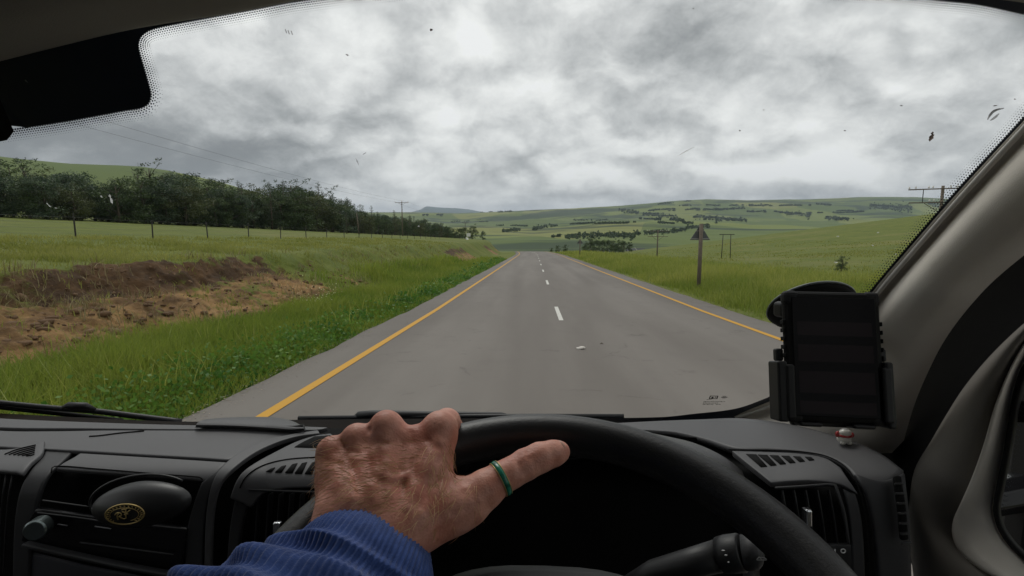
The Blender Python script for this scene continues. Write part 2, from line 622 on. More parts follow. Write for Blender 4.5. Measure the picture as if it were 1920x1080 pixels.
def terrain(x, y):
    """height, far mask, soil mask, dark soil mask"""
    x = np.asarray(x, float)
    y = np.asarray(y, float)
    rz = road_z(y)
    rx = road_x(y)
    dx = x - rx
    # left: verge, eroded bank, field
    wob = 1.3 * fbm(y * 0.16, y * 0 + 3.3, 3, 5) + 0.5 * fbm(y * 0.7, x * 0.5, 3, 9)
    bx = -dx + wob                        # distance out from the centre line
    fl = field_left(x, y)
    verge = rz - 0.10 - 0.10 * sstep(5.2, 7.5, bx) + 0.14 * fbm(x * 1.1, y * 1.1, 3, 2)
    fade = 1 - sstep(30, 75, y) * 0.8
    talus = verge + 0.62 * sstep(8.0, 10.9, bx) * fade + 0.34 * fbm(x * 1.3, y * 1.3, 4, 21) * sstep(7.6, 9.0, bx)
    lq = 4 * sstep(7.9, 11, bx + 1.2 * fbm(x * 0.7, y * 0.45, 4, 41))
    ledge = 0.20 * (np.floor(lq) + sstep(0.62, 1.0, lq - np.floor(lq))) / 3
    talus = talus + ledge * fade + 0.10 * fbm(x * 4.0, y * 4.0, 3, 43) * sstep(7.8, 9.0, bx)
    top = fl + 0.10 * fbm(x * 0.5, y * 0.5, 4, 31)
    k = sstep(10.8, 11.9 + 1.6 * sstep(12, 40, y), bx + 0.7 * fbm(x * 1.4, y * 1.4, 4, 77)) * fade + sstep(8.5, 13.0, bx) * (1 - fade)
    zl = talus * (1 - k) + top * k
    # right: verge, low ground, grassy hill
    w = np.clip(dx - 4.8, 0, None)
    hill = 0.128 * np.logaddexp(0, (np.minimum(w, 400) - 26) / 8.0) * 8.0 * sstep(25, 190, y)
    hill = hill + 0.055 * np.clip(w - 18, 0, None) * (1 - sstep(25, 190, y))
    hill = np.where(hill > 20, 20 + (hill - 20) * 0.2, hill)
    dip = -1.0 * sstep(4, 30, w) * sstep(55, 110, y)
    zr_ = np.where(y < 205, rz, road_z(205) - 0.10 * (y - 205)) - 0.10 * sstep(0, 2, w) + dip + hill + 0.12 * fbm(x * 0.45, y * 0.45, 4, 51) * sstep(0, 4, w)
    zr_ = zr_ - 0.16 * np.clip(y - 205, 0, 160) * sstep(20, 60, w)
    bed = rz - 0.16
    z = np.where(dx < 0, zl, zr_)
    onroad = (1 - sstep(4.55, 5.0, np.abs(dx)))
    z = z * (1 - onroad) + bed * onroad
    # soil
    soil = sstep(7.5, 9.2, bx) * (1 - sstep(11.5, 12.4, bx + 0.8 * fbm(x * 1.1, y * 1.1, 3, 78))) * (dx < 0) * (1 - sstep(17, 31, y) * (1 - 0.8 * sstep(0.02, 0.10, fbm(y * 0.11, y * 0 + 8.1, 2, 83))))
    soil = soil * (0.72 + 0.9 * fbm(x * 0.45, y * 0.33, 4, 61)) * sstep(-30, 0, y)
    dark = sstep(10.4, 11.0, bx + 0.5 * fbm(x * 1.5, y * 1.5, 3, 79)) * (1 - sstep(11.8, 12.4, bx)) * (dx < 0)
    # far country
    r = np.hypot(x, y)
    az = np.arctan2(x, y)
    u = 960 + 960 * np.tan(np.clip(az + YAW, -1.05, 1.05))
    dcam = r * np.cos(np.clip(az + YAW, -1.05, 1.05))
    zridge = 1.8 + (420 - np.interp(u, RU, RIDGE)) / 960 * 4600 / 1.0
    zmid = 1.8 + (420 - np.interp(u, RU, MIDV)) / 960 * 1500
    lr = np.log(np.clip(dcam, 50, 30000))
    ctrl = np.log(np.array([200, 330, 520, 800, 1500, 2300, 4600, 7000, 30000.0]))
    zs = [road_z(200) + 0 * u, -19 + 0 * u, -25 + 0 * u, -24 + 0 * u, zmid, zmid * 0.6 + 6, zridge, zridge * 0.55, zridge * 0.3]
    zf = np.zeros_like(u)
    for i in range(len(zs) - 1):
        t = (lr - ctrl[i]) / (ctrl[i + 1] - ctrl[i])
        m = (t >= 0) & (t < 1)
        tt = t * t * (3 - 2 * t)
        zf = np.where(m, zs[i] * (1 - tt) + zs[i + 1] * tt, zf)
    zf = np.where(lr < ctrl[0], zs[0], zf)
    zf = np.where(lr >= ctrl[-1], zs[-1], zf)
    amp = np.clip(dcam * 0.016, 0, 34) * (1 - 0.75 * sstep(2600, 4300, dcam))
    zf = zf + amp * 2.0 * fbm(x / 420, y / 420, 4, 71)
    # left hill behind the trees
    hl = 1.8 + (420 - np.interp(u, [-600, -100, 0, 60, 150, 240, 280, 330, 420, 600, 700], [290, 292, 299, 306, 314, 317, 319, 326, 345, 396, 440])) / 960 * 620
    zf = np.where(u < 700, np.maximum(zf, -20 + (hl + 20) * np.exp(-((dcam - 620) / 260.0) ** 2)), zf)
    kf = sstep(210, 420, dcam)
    z = z * (1 - kf) + zf * kf
    return z, sstep(230, 520, dcam), soil * (1 - kf), dark * (1 - kf)


def build_ground():
    th = np.concatenate([np.linspace(-60, 60, 560), np.linspace(60, 300, 61)[1:-1]])
    th = np.radians(th)
    rr = [0.6]
    while rr[-1] < 13000:
        rr.append(rr[-1] * (1.0135 if rr[-1] < 300 else 1.022) + 0.004)
    rr = np.array(rr)
    T, RR = np.meshgrid(th, rr)
    x, y = RR * np.sin(T), RR * np.cos(T)
    z, far, soil, dark = terrain(x, y)
    n, m = T.shape[1], T.shape[0]
    V = np.stack([x.ravel(), y.ravel(), z.ravel()], 1)
    i, j = np.meshgrid(np.arange(m - 1), np.arange(n), indexing='ij')
    i, j = i.ravel(), j.ravel()
    j2 = (j + 1) % n
    F = np.stack([i * n + j, i * n + j2, (i + 1) * n + j2, (i + 1) * n + j], 1)[:, ::-1]
    # centre fan
    c = len(V)
    V = np.concatenate([V, [[0, 0, float(terrain(0.0, 0.0)[0])]]])
    F3_ = np.stack([np.full(n, c), np.arange(n), (np.arange(n) + 1) % n], 1)[:, ::-1]
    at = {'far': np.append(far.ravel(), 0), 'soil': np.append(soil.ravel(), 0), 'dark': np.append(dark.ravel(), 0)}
    o = np_mesh('ground', V, [F, F3_], ground_mat(), smooth=True, attrs=at)
    tag(o, kind='structure')
    return o


GROUND = build_ground()


def eroded_bank():
    # the washed-out cut on the left, finer than the ground sheet
    ys = 5.0 * (55 / 5.0) ** np.linspace(0, 1, 560)
    off = np.linspace(6.6, 13.2, 170)
    Y, O = np.meshgrid(ys, off, indexing='ij')
    X = road_x(Y) - O
    z, far, soil, dark = terrain(X, Y)
    g = 1 - 2 * np.abs(fbm(X * 1.5, Y * 0.8, 4, 121, 0.6))          # ridges and rills
    lumps = fbm(X * 3.3, Y * 3.3, 4, 131, 0.65)
    steps = fbm(X * 0.9 + 0.4 * Y, Y * 0.35, 3, 141)
    st = 9 * steps
    led = (np.floor(st) + sstep(0.55, 0.95, st - np.floor(st))) / 9
    m = sstep(0.25, 0.5, soil)
    zz = z - 0.05 + m * (0.07 + 0.15 * (g - 0.75) + 0.15 * lumps + 0.55 * (led - steps) + 0.04 * dark)
    n, k = Y.shape
    V = np.stack([X.ravel(), Y.ravel(), zz.ravel()], 1)
    i, j = np.meshgrid(np.arange(n - 1), np.arange(k - 1), indexing='ij')
    i, j = i.ravel(), j.ravel()
    F = np.stack([i * k + j, (i + 1) * k + j, (i + 1) * k + j + 1, i * k + j + 1], 1)[:, ::-1]
    o = np_mesh('eroded_bank', V, F, GROUND.data.materials[0], smooth=True, attrs={'far': far.ravel() * 0, 'soil': soil.ravel(), 'dark': dark.ravel()})
    tag(o, kind='structure')
    # clods and stones lying on it
    rs = np.random.default_rng(9)
    t = rs.uniform(0, 1, 1500)
    y = 5.5 * (40 / 5.5) ** t
    x = road_x(y) - rs.uniform(7.3, 11.6, 1500)
    z, far, soil, dark = terrain(x, y)
    ok = soil > 0.4
    x, y, z = x[ok], y[ok], z[ok]
    ico = np.array([[0, 0, 1], [.9, 0, .45], [.28, .85, .45], [-.72, .53, .45], [-.72, -.53, .45], [.28, -.85, .45], [.72, .53, -.45], [-.28, .85, -.45], [-.9, 0, -.45], [-.28, -.85, -.45], [.72, -.53, -.45], [0, 0, -1]])
    fc = np.array([[0, 1, 2], [0, 2, 3], [0, 3, 4], [0, 4, 5], [0, 5, 1], [1, 6, 2], [2, 7, 3], [3, 8, 4], [4, 9, 5], [5, 10, 1], [6, 7, 2], [7, 8, 3], [8, 9, 4], [9, 10, 5], [10, 6, 1], [11, 7, 6], [11, 8, 7], [11, 9, 8], [11, 10, 9], [11, 6, 10]])
    n = len(x)
    sz = (0.025 + 0.10 * rs.uniform(0, 1, n) ** 4) * rs.uniform(0.7, 1.2, n)
    V = ico[None] * rs.uniform(0.6, 1.25, (n, 12, 1)) * sz[:, None, None] * np.stack([rs.uniform(0.8, 1.5, n), rs.uniform(0.8, 1.5, n), rs.uniform(0.5, 0.9, n)], 1)[:, None]
    V = (V + np.stack([x, y, z + 0.03], 1)[:, None]).reshape(-1, 3)
    F = (fc[None] + 12 * np.arange(n)[:, None, None]).reshape(-1, 3)
    o = np_mesh('loose_clods', V, F, Mat('clod', (0.13, 0.075, 0.038), 0.95, vary=(2.0, 0.5)).m)
    tag(o, kind='stuff')


eroded_bank()


def strip(name, ys, xl, xr, dz, mat, parent=None, nx=2, kind='structure'):
    ys = np.asarray(ys, float)
    cx = road_x(ys)
    z = road_z(ys) + dz
    cols = [np.stack([cx + xl + (xr - xl) * k / (nx - 1), ys, z], 1) for k in range(nx)]
    V = np.stack(cols, 1).reshape(-1, 3)
    n = len(ys)
    F = []
    for i in range(n - 1):
        for k in range(nx - 1):
            F.append((i * nx + k, i * nx + k + 1, (i + 1) * nx + k + 1, (i + 1) * nx + k))
    o = np_mesh(name, V, np.array(F), mat, parent)
    if kind and parent is None:
        o['kind'] = kind
    return o


YS = np.concatenate([np.arange(-60, 60, 1.0), np.arange(60, 420, 3.0)])
# ragged asphalt edge
asph = asphalt_mat()


def build_road():
    ys = np.concatenate([np.arange(-40, 60, 0.25), np.arange(60, 420, 3.0)])
    e1 = -4.72 + 0.16 * fbm(ys * 0.9, ys * 0, 4, 3)
    e2 = 4.85 + 0.16 * fbm(ys * 0.9, ys * 0 + 5, 4, 4)
    cx, z = road_x(ys), road_z(ys)
    rows = []
    for off, dz in ((e1 - 0.05, -0.12), (e1, 0.0), (np.full_like(ys, -2.0), 0.03), (np.full_like(ys, 0.0), 0.05), (np.full_like(ys, 2.0), 0.03), (e2, 0.0), (e2 + 0.05, -0.12)):
        rows.append(np.stack([cx + off, ys, z + dz], 1))
    V = np.stack(rows, 1).reshape(-1, 3)
    nx = len(rows)
    i, j = np.meshgrid(np.arange(len(ys) - 1), np.arange(nx - 1), indexing='ij')
    i, j = i.ravel(), j.ravel()
    F = np.stack([i * nx + j, i * nx + j + 1, (i + 1) * nx + j + 1, (i + 1) * nx + j], 1)
    o = np_mesh('road', V, F, asph, smooth=True)
    o['kind'] = 'structure'
    return o


ROAD = build_road()


def crown(off):
    return 0.05 - 0.03 * abs(off) / 2 if abs(off) < 2 else max(0.0, 0.03 - 0.03 * (abs(off) - 2) / 2.75)


yel = paint_mat('yellow_road_paint', (0.50, 0.26, 0.02), 0.62)
whi = paint_mat('white_road_paint', (0.55, 0.54, 0.50), 0.56)


def paint_line(name, x0, x1, y0, y1, mat, step=0.5):
    ys = np.arange(y0, y1 + 1e-6, step)
    cx, z = road_x(ys), road_z(ys)
    V = np.concatenate([np.stack([cx + x0, ys, z + crown(x0) + 0.006], 1), np.stack([cx + x1, ys, z + crown(x1) + 0.006], 1)])
    n = len(ys)
    F = np.stack([np.arange(n - 1), np.arange(n - 1) + n, np.arange(1, n) + n, np.arange(1, n)], 1)
    return np_mesh(name, V, F, mat, ROAD)


paint_line('edge_line', -4.00, -3.86, -30, 300, yel)
paint_line('edge_line', 3.86, 4.00, -30, 300, yel)
for k in range(-1, 14):
    y0 = 12.6 + k * 12.0
    if y0 > 0:
        paint_line('centre_dash', -0.40, -0.29, y0, y0 + 3.4, whi)

# ------------------------------------------------------------------ vegetation and roadside things


def gz(x, y):
    return float(terrain(np.array([x]), np.array([y]))[0][0])


def at(u, d):
    """ground point d metres ahead in the direction of column u"""
    s = (u - 960) / 960
    x = d * (-math.sin(YAW) + math.cos(YAW) * s)
    y = d * (math.cos(YAW) + math.sin(YAW) * s)
    return x, y, gz(x, y)


def hit(u, v, d0=60):
    """where the line of sight through (u, v) meets the ground"""
    ds = np.geomspace(d0, 8000, 260)
    r = ray(u, v)
    P = EYE[None] + ds[:, None] * r[None]
    z = terrain(P[:, 0], P[:, 1])[0]
    m = np.nonzero(P[:, 2] < z)[0]
    return (P[m[0]], ds[m[0]]) if len(m) else (None, None)


bark = Mat('bark', (0.075, 0.058, 0.042), 0.9, vary=(6, 0.4)).m
pale_bark = Mat('pale_bark', (0.24, 0.20, 0.16), 0.85, vary=(3, 0.4)).m
wood_post = Mat('weathered_wood', (0.13, 0.105, 0.08), 0.85, vary=(8, 0.35), bump=(30, 0.4)).m
steel_post = Mat('dark_steel', (0.045, 0.042, 0.038), 0.6, 0.4, vary=(9, 0.3)).m
galv = Mat('galvanised_steel', (0.30, 0.31, 0.31), 0.45, 0.8, vary=(12, 0.2)).m
wire_m = Mat('wire', (0.10, 0.10, 0.10), 0.5, 0.6).m
porcelain = Mat('porcelain', (0.62, 0.60, 0.56), 0.25).m
leafA = leaf_mat('foliage_dark', (0.030, 0.052, 0.018), (0.095, 0.135, 0.046))
leafB = leaf_mat('foliage_olive', (0.048, 0.062, 0.020), (0.125, 0.145, 0.054))
leafC = leaf_mat('foliage_blue_green', (0.034, 0.060, 0.034), (0.105, 0.145, 0.078))
grassM = leaf_mat('grass_blades', (0.115, 0.185, 0.022), (0.285, 0.315, 0.056), trans=0.45)
tallM = leaf_mat('tall_grass_blades', (0.145, 0.205, 0.028), (0.340, 0.350, 0.085), trans=0.4)
fieldM = leaf_mat('field_grass_blades', (0.155, 0.180, 0.030), (0.300, 0.300, 0.085), trans=0.45)
weedM = leaf_mat('weed_leaves', (0.050, 0.135, 0.020), (0.150, 0.260, 0.042), trans=0.35)
dryM = leaf_mat('dry_grass_blades', (0.15, 0.12, 0.05), (0.30, 0.25, 0.13), trans=0.2)


def leaf_quads(C, size, rs, up=0.0, asp=0.55):
    n = len(C)
    d = rs.normal(size=(n, 3))
    d[:, 2] += up
    d /= np.linalg.norm(d, axis=1)[:, None]
    e = np.cross(d, rs.normal(size=(n, 3)))
    e /= np.linalg.norm(e, axis=1)[:, None] + 1e-9
    s = size[:, None]
    V = np.stack([C - d * s * 0.5, C + e * s * asp * 0.5, C + d * s * 0.5, C - e * s * asp * 0.5], 1).reshape(-1, 3)
    F = np.arange(4 * n).reshape(n, 4)
    return V, F


def crown_variant(seed, kind):
    """trunk mesh builder and crown arrays of a tree about 8 m tall"""
    rs = np.random.default_rng(seed)
    mb = MB()
    cl = []
    if kind == 'broad':
        H = 8.0
        lean = rs.normal(size=2) * 0.35
        tr = [np.array([lean[0] * t ** 1.5, lean[1] * t ** 1.5, H * 0.72 * t]) for t in np.linspace(0, 1, 6)]
        mb.tube([p - [0, 0, 0.3 if i == 0 else 0] for i, p in enumerate(tr)], np.linspace(0.17, 0.05, 6), 7)
        for k in range(20):
            t = rs.uniform(0.0, 1)
            b = tr[min(5, int(t * 5))]
            a = rs.uniform(0, 6.28)
            ln = rs.uniform(1.0, 2.5) * (1.15 - 0.5 * t)
            tip = b + np.array([math.cos(a) * ln, math.sin(a) * ln, rs.uniform(0.3, 1.7)])
            tip[2] = max(tip[2], 0.9)
            mb.tube([b, (b + tip) / 2 + [0, 0, 0.15], tip], [0.055, 0.035, 0.015], 5)
            for q in range(3):
                cl.append((tip + rs.normal(size=3) * [0.55, 0.55, 0.5], rs.uniform(0.5, 1.0)))
        for q in range(5):
            cl.append((tr[-1] + rs.normal(size=3) * [0.8, 0.8, 0.6] + [0, 0, 0.5], rs.uniform(0.4, 0.85)))
        n1 = 105
    elif kind == 'sparse':
        H = 9.0
        tr = [np.array([0.2 * math.sin(3 * t), 0.1 * t, H * 0.8 * t]) for t in np.linspace(0, 1, 7)]
        mb.tube([p - [0, 0, 0.3 if i == 0 else 0] for i, p in enumerate(tr)], np.linspace(0.16, 0.04, 7), 7)
        for k in range(13):
            t = rs.uniform(0.35, 1)
            b = tr[min(6, int(t * 6))]
            a = rs.uniform(0, 6.28)
            ln = rs.uniform(0.8, 1.9)
            tip = b + np.array([math.cos(a) * ln, math.sin(a) * ln, rs.uniform(0.5, 1.9)])
            mb.tube([b, (b + tip) / 2 + [0, 0, 0.1], tip], [0.05, 0.03, 0.012], 5)
            for q in range(2):
                cl.append((tip + rs.normal(size=3) * 0.3, rs.uniform(0.25, 0.5)))
        n1 = 60
    else:
        H = 8.5
        mb.tube([(0, 0, -0.3), (0, 0, 3), (0.05, 0, H * 0.97)], [0.16, 0.11, 0.02], 7)
        for k in range(46):
            t = (k + rs.uniform(0, 1)) / 46
            z = 0.6 + t * (H - 0.8)
            ln = (1.9 * (1 - t) ** 0.8 + 0.15) * rs.uniform(0.7, 1.1)
            a = k * 2.4 + rs.uniform(-0.4, 0.4)
            tip = np.array([math.cos(a) * ln, math.sin(a) * ln, z + 0.25 * ln])
            mb.tube([(0, 0, z), tip], [0.03, 0.008], 4)
            for q in np.linspace(0.35, 1, 3):
                cl.append((np.array([0, 0, z]) * (1 - q) + tip * q, 0.20 + 0.22 * (1 - t)))
        cl.append((np.array([0.05, 0, H]), 0.2))
        n1 = 24
    Cs, sh, sz = [], [], []
    for c, r in cl:
        n = max(6, int(n1 * (r / 0.75) ** 1.2))
        p = rs.normal(size=(n, 3))
        p /= np.linalg.norm(p, axis=1)[:, None]
        p *= (rs.uniform(0, 1, n) ** 0.45 * r)[:, None] * [1.1, 1.1, 0.8]
        Cs.append(c + p)
        sh.append(np.clip(rs.uniform(0.0, 0.75) + rs.normal(size=n) * 0.18, 0, 1))
        sz.append(rs.uniform(0.10, 0.27, n))
    C = np.concatenate(Cs)
    V, F = leaf_quads(C, np.concatenate(sz), rs, 0.2 if kind != 'pine' else 0.0, 0.6 if kind != 'pine' else 0.3)
    return mb, V, F, np.repeat(np.concatenate(sh), 4)


PROTO = {}


def tree(kind, var, x, y, s, label, group, mat=None, rz=None, name='tree', zs=1.0, bmat=None):
    key = (kind, var, id(mat))
    z = gz(x, y)
    if key not in PROTO:
        mb, V, F, sh = crown_variant(var * 13 + {'broad': 1, 'sparse': 2, 'pine': 3}[kind], kind)
        r = empty(name, (0, 0, 0))
        mb.build('trunk', bmat or bark, r, smooth=True)
        np_mesh('crown', V, F, mat or leafA, r, attrs={'shade': sh})
        PROTO[key] = [r, False]
    p = PROTO[key]
    o = p[0] if not p[1] else copy_tree(p[0])
    p[1] = True
    o.name = name
    o.location = (x, y, z)
    o.rotation_euler = (0, 0, rnd.uniform(0, 6.28) if rz is None else rz)
    o.scale = (s, s, s * zs)
    return tag(o, label, 'tree', group)


def tree_row():
    grp = 'trees in the dark row behind the fenced field'
    # outline of the row in the photograph: column -> top row; the trees stand on a line from (-74, 70) to (-33, 245)
    tops = np.array([(-200, 280), (0, 298), (60, 308), (120, 312), (170, 328), (200, 334), (240, 322), (290, 308), (330, 314), (380, 330), (430, 344), (470, 338), (500, 346), (540, 342), (600, 354), (640, 370),
                     (690, 392), (720, 398), (760, 404), (800, 412), (840, 422), (870, 434)], float)
    n = 0
    for row in range(4):
        for k in range(46):
            t = (k + rnd.uniform(-0.3, 0.3) + 0.5 * (row % 2)) / 45.0
            t = max(t, 0.0)
            y = 40 + 205 * t ** 1.12
            x = np.interp(y, [40, 70, 120, 180, 245], [-84, -73, -58, -46, -33]) - row * 4.2 - rnd.uniform(-1, 1)
            az = math.atan2(x, y) + YAW
            if az < -math.radians(50):
                continue
            r = math.hypot(x, y)
            d = r * math.cos(az)
            u = 960 + 960 * math.tan(az)
            z = gz(x, y)
            if u < -160:
                continue
            vt = np.interp(u, tops[:, 0], tops[:, 1]) + (rnd.uniform(-14, 12) if row > 1 else rnd.uniform(0, 30)) * 80 / max(d, 80)
            zt = 1.8 + (420 - vt) / 960 * d
            s = max(0.28, (zt - z) / 8.0)
            kind = 'broad'
            mat = [leafA, leafA, leafB, leafC][(k * 7 + row * 3) % 4]
            if u > 440 and (k + row) % 3 == 0:
                kind, mat = 'pine', leafC
            if row >= 2 and k % 4 == 2 and u < 660:
                kind = 'sparse'
            seg = ['before the first fence post', 'between first and second fence posts', 'between second and third fence posts', 'right of the third fence post', 'near the fourth fence post',
                   'by the leaning pole', 'left of the crossarm pole', 'right of the crossarm pole', 'near the white marker'][int(np.searchsorted([145, 289, 389, 450, 560, 690, 752, 815], u))]
            tint = 'pointed conifer' if kind == 'pine' else 'thin crowned tree' if kind == 'sparse' else {id(leafA): 'dark green tree', id(leafB): 'olive green tree', id(leafC): 'blue green tree'}[id(mat)]
            lab = '%s %s of left row, %s' % (tint, ['at front', 'second deep', 'third deep', 'at back'][row], seg)
            wide = 1.35 if kind == 'broad' else 1.2
            o = tree(kind, (k * 5 + row) % 4 if kind == 'broad' else k % 2, x, y, s, lab, grp, mat, name={'broad': 'broadleaf_tree', 'pine': 'conifer_tree', 'sparse': 'sparse_tree'}[kind])
            o.scale = (s * wide, s * wide, s)
            n += 1
    return n


tree_row()


def tell_apart():
    # trees that would share a label are told apart by height
    by = {}
    for o in COL.objects:
        if o.get('group') == 'trees in the dark row behind the fenced field':
            by.setdefault(o['label'], []).append(o)
    for lab, os_ in by.items():
        if len(os_) > 1:
            os_.sort(key=lambda o: -o.scale[2])
            w = {2: ['taller', 'shorter'], 3: ['tallest', 'middling', 'shortest']}.get(len(os_), ['tallest', 'second tallest', 'middling'] + ['short'] * (len(os_) - 4) + ['shortest'])
            for o, q in zip(os_, w):
                o['label'] = q + ' ' + lab


tell_apart()
ORD = ['first', 'second', 'third', 'fourth', 'fifth', 'sixth', 'seventh', 'eighth', 'ninth', 'tenth', 'eleventh', 'twelfth']
x, y, z = at(62, 128)
o = tree('sparse', 7, x, y, 1.72, 'lone thin tree standing out above the hill skyline at far left', None, leafA, name='sparse_tree')
x, y, z = at(652, 118)
o = tree('pine', 5, x, y, 0.62, 'pale fuller conifer at the foot of the leaning pole in front of the row', None, leafC, name='conifer_tree')
x, y, z = at(886, 205)
tree('broad', 2, x, y, 0.80, 'rounded dark tree at the right end of the left tree row by the white marker', None, leafA, name='broadleaf_tree')
for k_, (u, d, s) in enumerate(((695, 150, .74), (712, 156, .70), (728, 160, .74), (742, 166, .66), (762, 170, .72), (776, 176, .66), (790, 180, .70), (804, 186, .62), (816, 190, .66), (828, 196, .58), (840, 200, .62), (852, 206, .55))):
    x, y, z = at(u, d)
    tree('broad', k_ % 4, x, y, s, 'rounded tree of the tapering run past the crossarm pole, %s from the pole' % ORD[k_], 'trees in the tapering run past the crossarm pole', leafA if k_ % 3 else leafB, name='broadleaf_tree')
for k_, (u, d, s) in enumerate(((862, 215, 0.62), (872, 222, 0.7), (905, 225, 0.5), (918, 230, 0.42))):
    x, y, z = at(u, d)
    tree('broad', 1, x, y, s, 'low dark tree beside the white marker ending the left row, %s from left' % ORD[k_], 'low trees at the end of the left row', leafA, name='broadleaf_tree')
for k_, (u, d, s) in enumerate(sorted(((1098, 190, 0.62), (1108, 180, 0.78), (1118, 188, 0.72), (1128, 178, 0.66), (1139, 186, 0.7), (1150, 178, 0.68), (1160, 190, 0.66), (1170, 182, 0.6), (1180, 190, 0.52), (1060, 205, 0.5), (1046, 212, 0.5), (1034, 220, 0.42)))):
    x, y, z = at(u, d)
    tree('broad', rnd.randrange(4), x, y, s, 'bushy dark tree of the clump past the road crest, %s from left' % ORD[k_], 'trees in the clump past the road crest', leafA, name='broadleaf_tree')
x, y, z = at(1580, 40)
sh = tree('broad', 3, x, y, 0.17, 'small dark shrub alone on the open grass slope at right', None, leafA, name='shrub')
sh['category'] = 'shrub'

# ---- far woods: many small crowns joined, too far to pick apart


def far_wood(name, lines, size, dens, seed):
    rs = np.random.default_rng(seed)
    UV = []
    for q, ln in enumerate(lines):
        w = ln[0]
        for (u0, v0), (u1, v1) in zip(ln[1:-1], ln[2:]):
            n = int(max(abs(u1 - u0), 4) * dens * max(1, w / 3))
            t = rs.uniform(0, 1, n)
            u = u0 + (u1 - u0) * t
            clump = fbm(u / 14.0, u * 0 + q * 3.7, 3, seed)
            keep = clump > (-0.02 if w < 0.6 else -0.12 if w < 2 else -0.25)
            v = v0 + (v1 - v0) * t + rs.normal(size=n) * w * (0.5 + 1.6 * np.clip(clump + 0.2, 0, 1)) + 3.0 * fbm(u / 45.0, u * 0 + q, 2, seed + 5)
            UV.append(np.stack([u, v], 1)[keep])
    UV = np.concatenate(UV)
    ds = np.geomspace(200, 8000, 230)
    P = []
    for c in range(0, len(UV), 500):
        uv = UV[c:c + 500]
        r = FWD[None] + (uv[:, :1] - 960) / 960 * RGT[None] - (uv[:, 1:] - 540) / 960 * UPV[None]
        Q = EYE + ds[None, :, None] * r[:, None]
        under = Q[..., 2] < terrain(Q[..., 0], Q[..., 1])[0]
        k = under.argmax(1)
        ok = under.any(1) & (k > 0)
        P += [(*Q[i, k[i], :2], ds[k[i]]) for i in np.nonzero(ok)[0]]
    P = np.array(P)
    z = terrain(P[:, 0], P[:, 1])[0]
    n1 = 26
    n = len(P)
    s = size * rs.uniform(0.4, 1.3, n)
    c = rs.normal(size=(n, n1, 3))
    c /= np.linalg.norm(c, axis=2)[..., None]
    c *= rs.uniform(0.35, 1, (n, n1, 1))
    C = np.stack([P[:, 0], P[:, 1], z + 0.42 * s], 1)[:, None] + c * s[:, None, None] * [0.48, 0.48, 0.5]
    V, F = leaf_quads(C.reshape(-1, 3), np.repeat(s * 0.42, n1), rs, 0, 0.8)
    shd = np.clip(rs.uniform(0, 0.7, (n, 1)) + rs.normal(size=(n, n1)) * 0.12, 0, 1)
    o = np_mesh(name, V, F, leafA, attrs={'shade': np.repeat(shd.ravel(), 4)})
    tag(o, kind='stuff')


far_wood('valley_wood', [(1.6, (905, 438), (950, 434), (1010, 430)), (1.4, (1000, 428), (1030, 425), (1062, 424)), (0.7, (845, 417), (880, 416), (915, 418)), (0.4, (920, 424), (990, 424)),
                         (2.6, (1060, 446), (1120, 442), (1190, 444)), (1.6, (1190, 440), (1240, 436), (1290, 432)), (0.5, (1075, 413), (1120, 414), (1140, 412)),
                         (1.0, (1010, 446), (1050, 444)), (2.0, (1285, 428), (1330, 425)), (0.4, (1060, 421), (1200, 417), (1300, 420))], 4.6, 2.6, 3)
far_wood('ridge_wood', [(1.8, (1160, 396), (1185, 399), (1215, 404)), (2.4, (1205, 403), (1270, 409)), (0.4, (1180, 411), (1260, 414), (1300, 418)), (0.35, (1215, 397), (1300, 394), (1400, 392)),
                        (0.5, (1230, 383), (1270, 379), (1320, 376), (1370, 377)), (0.35, (1270, 387), (1400, 386), (1520, 388)), (2.2, (1300, 409), (1350, 411), (1400, 415)), 
                        (4.2, (1630, 388), (1710, 393)), (1.2, (1740, 384), (1780, 380)), (0.35, (1400, 398), (1500, 401), (1620, 398)), (2.6, (1475, 403), (1520, 406)), (1.2, (1520, 410), (1600, 413)),
                        (0.4, (900, 398), (960, 396)), (0.4, (790, 404), (830, 405)), (0.7, (1530, 384), (1560, 385)),], 8.5, 3.0, 5)


# ---- blue mountain on the skyline
def mountain():
    D = 12500.0
    us = np.array([700, 760, 790, 800, 825, 860, 880, 905, 930, 1000, 1080])
    vs = np.array([404, 401, 393, 387, 389.5, 391, 393, 397.5, 400, 404, 408])
    rows = []
    rs = np.random.default_rng(4)
    for k, (off, f) in enumerate(((-2200, 0), (-1200, 0.45), (-500, 0.8), (0, 1.0), (600, 0.8), (1800, 0))):
        row = []
        for u in np.linspace(700, 1080, 90):
            v = np.interp(u, us, vs)
            p = K(u, 420, D + off)
            top = 1.8 + (420 - v) / 960 * D
            zz = -150 + (top + 150) * f + (rs.normal() * 6 if 0 < k < 5 and k != 3 else rs.normal() * 1.5)
            row.append((p[0], p[1], zz))
        rows.append(row)
    o = MB().grid(rows).build('mountain', Mat('mountain_slope', (0.05, 0.08, 0.045), 0.9, vary=(0.002, 0.3)).m, smooth=True)
    tag(o, kind='structure')


mountain()

# ---- grass


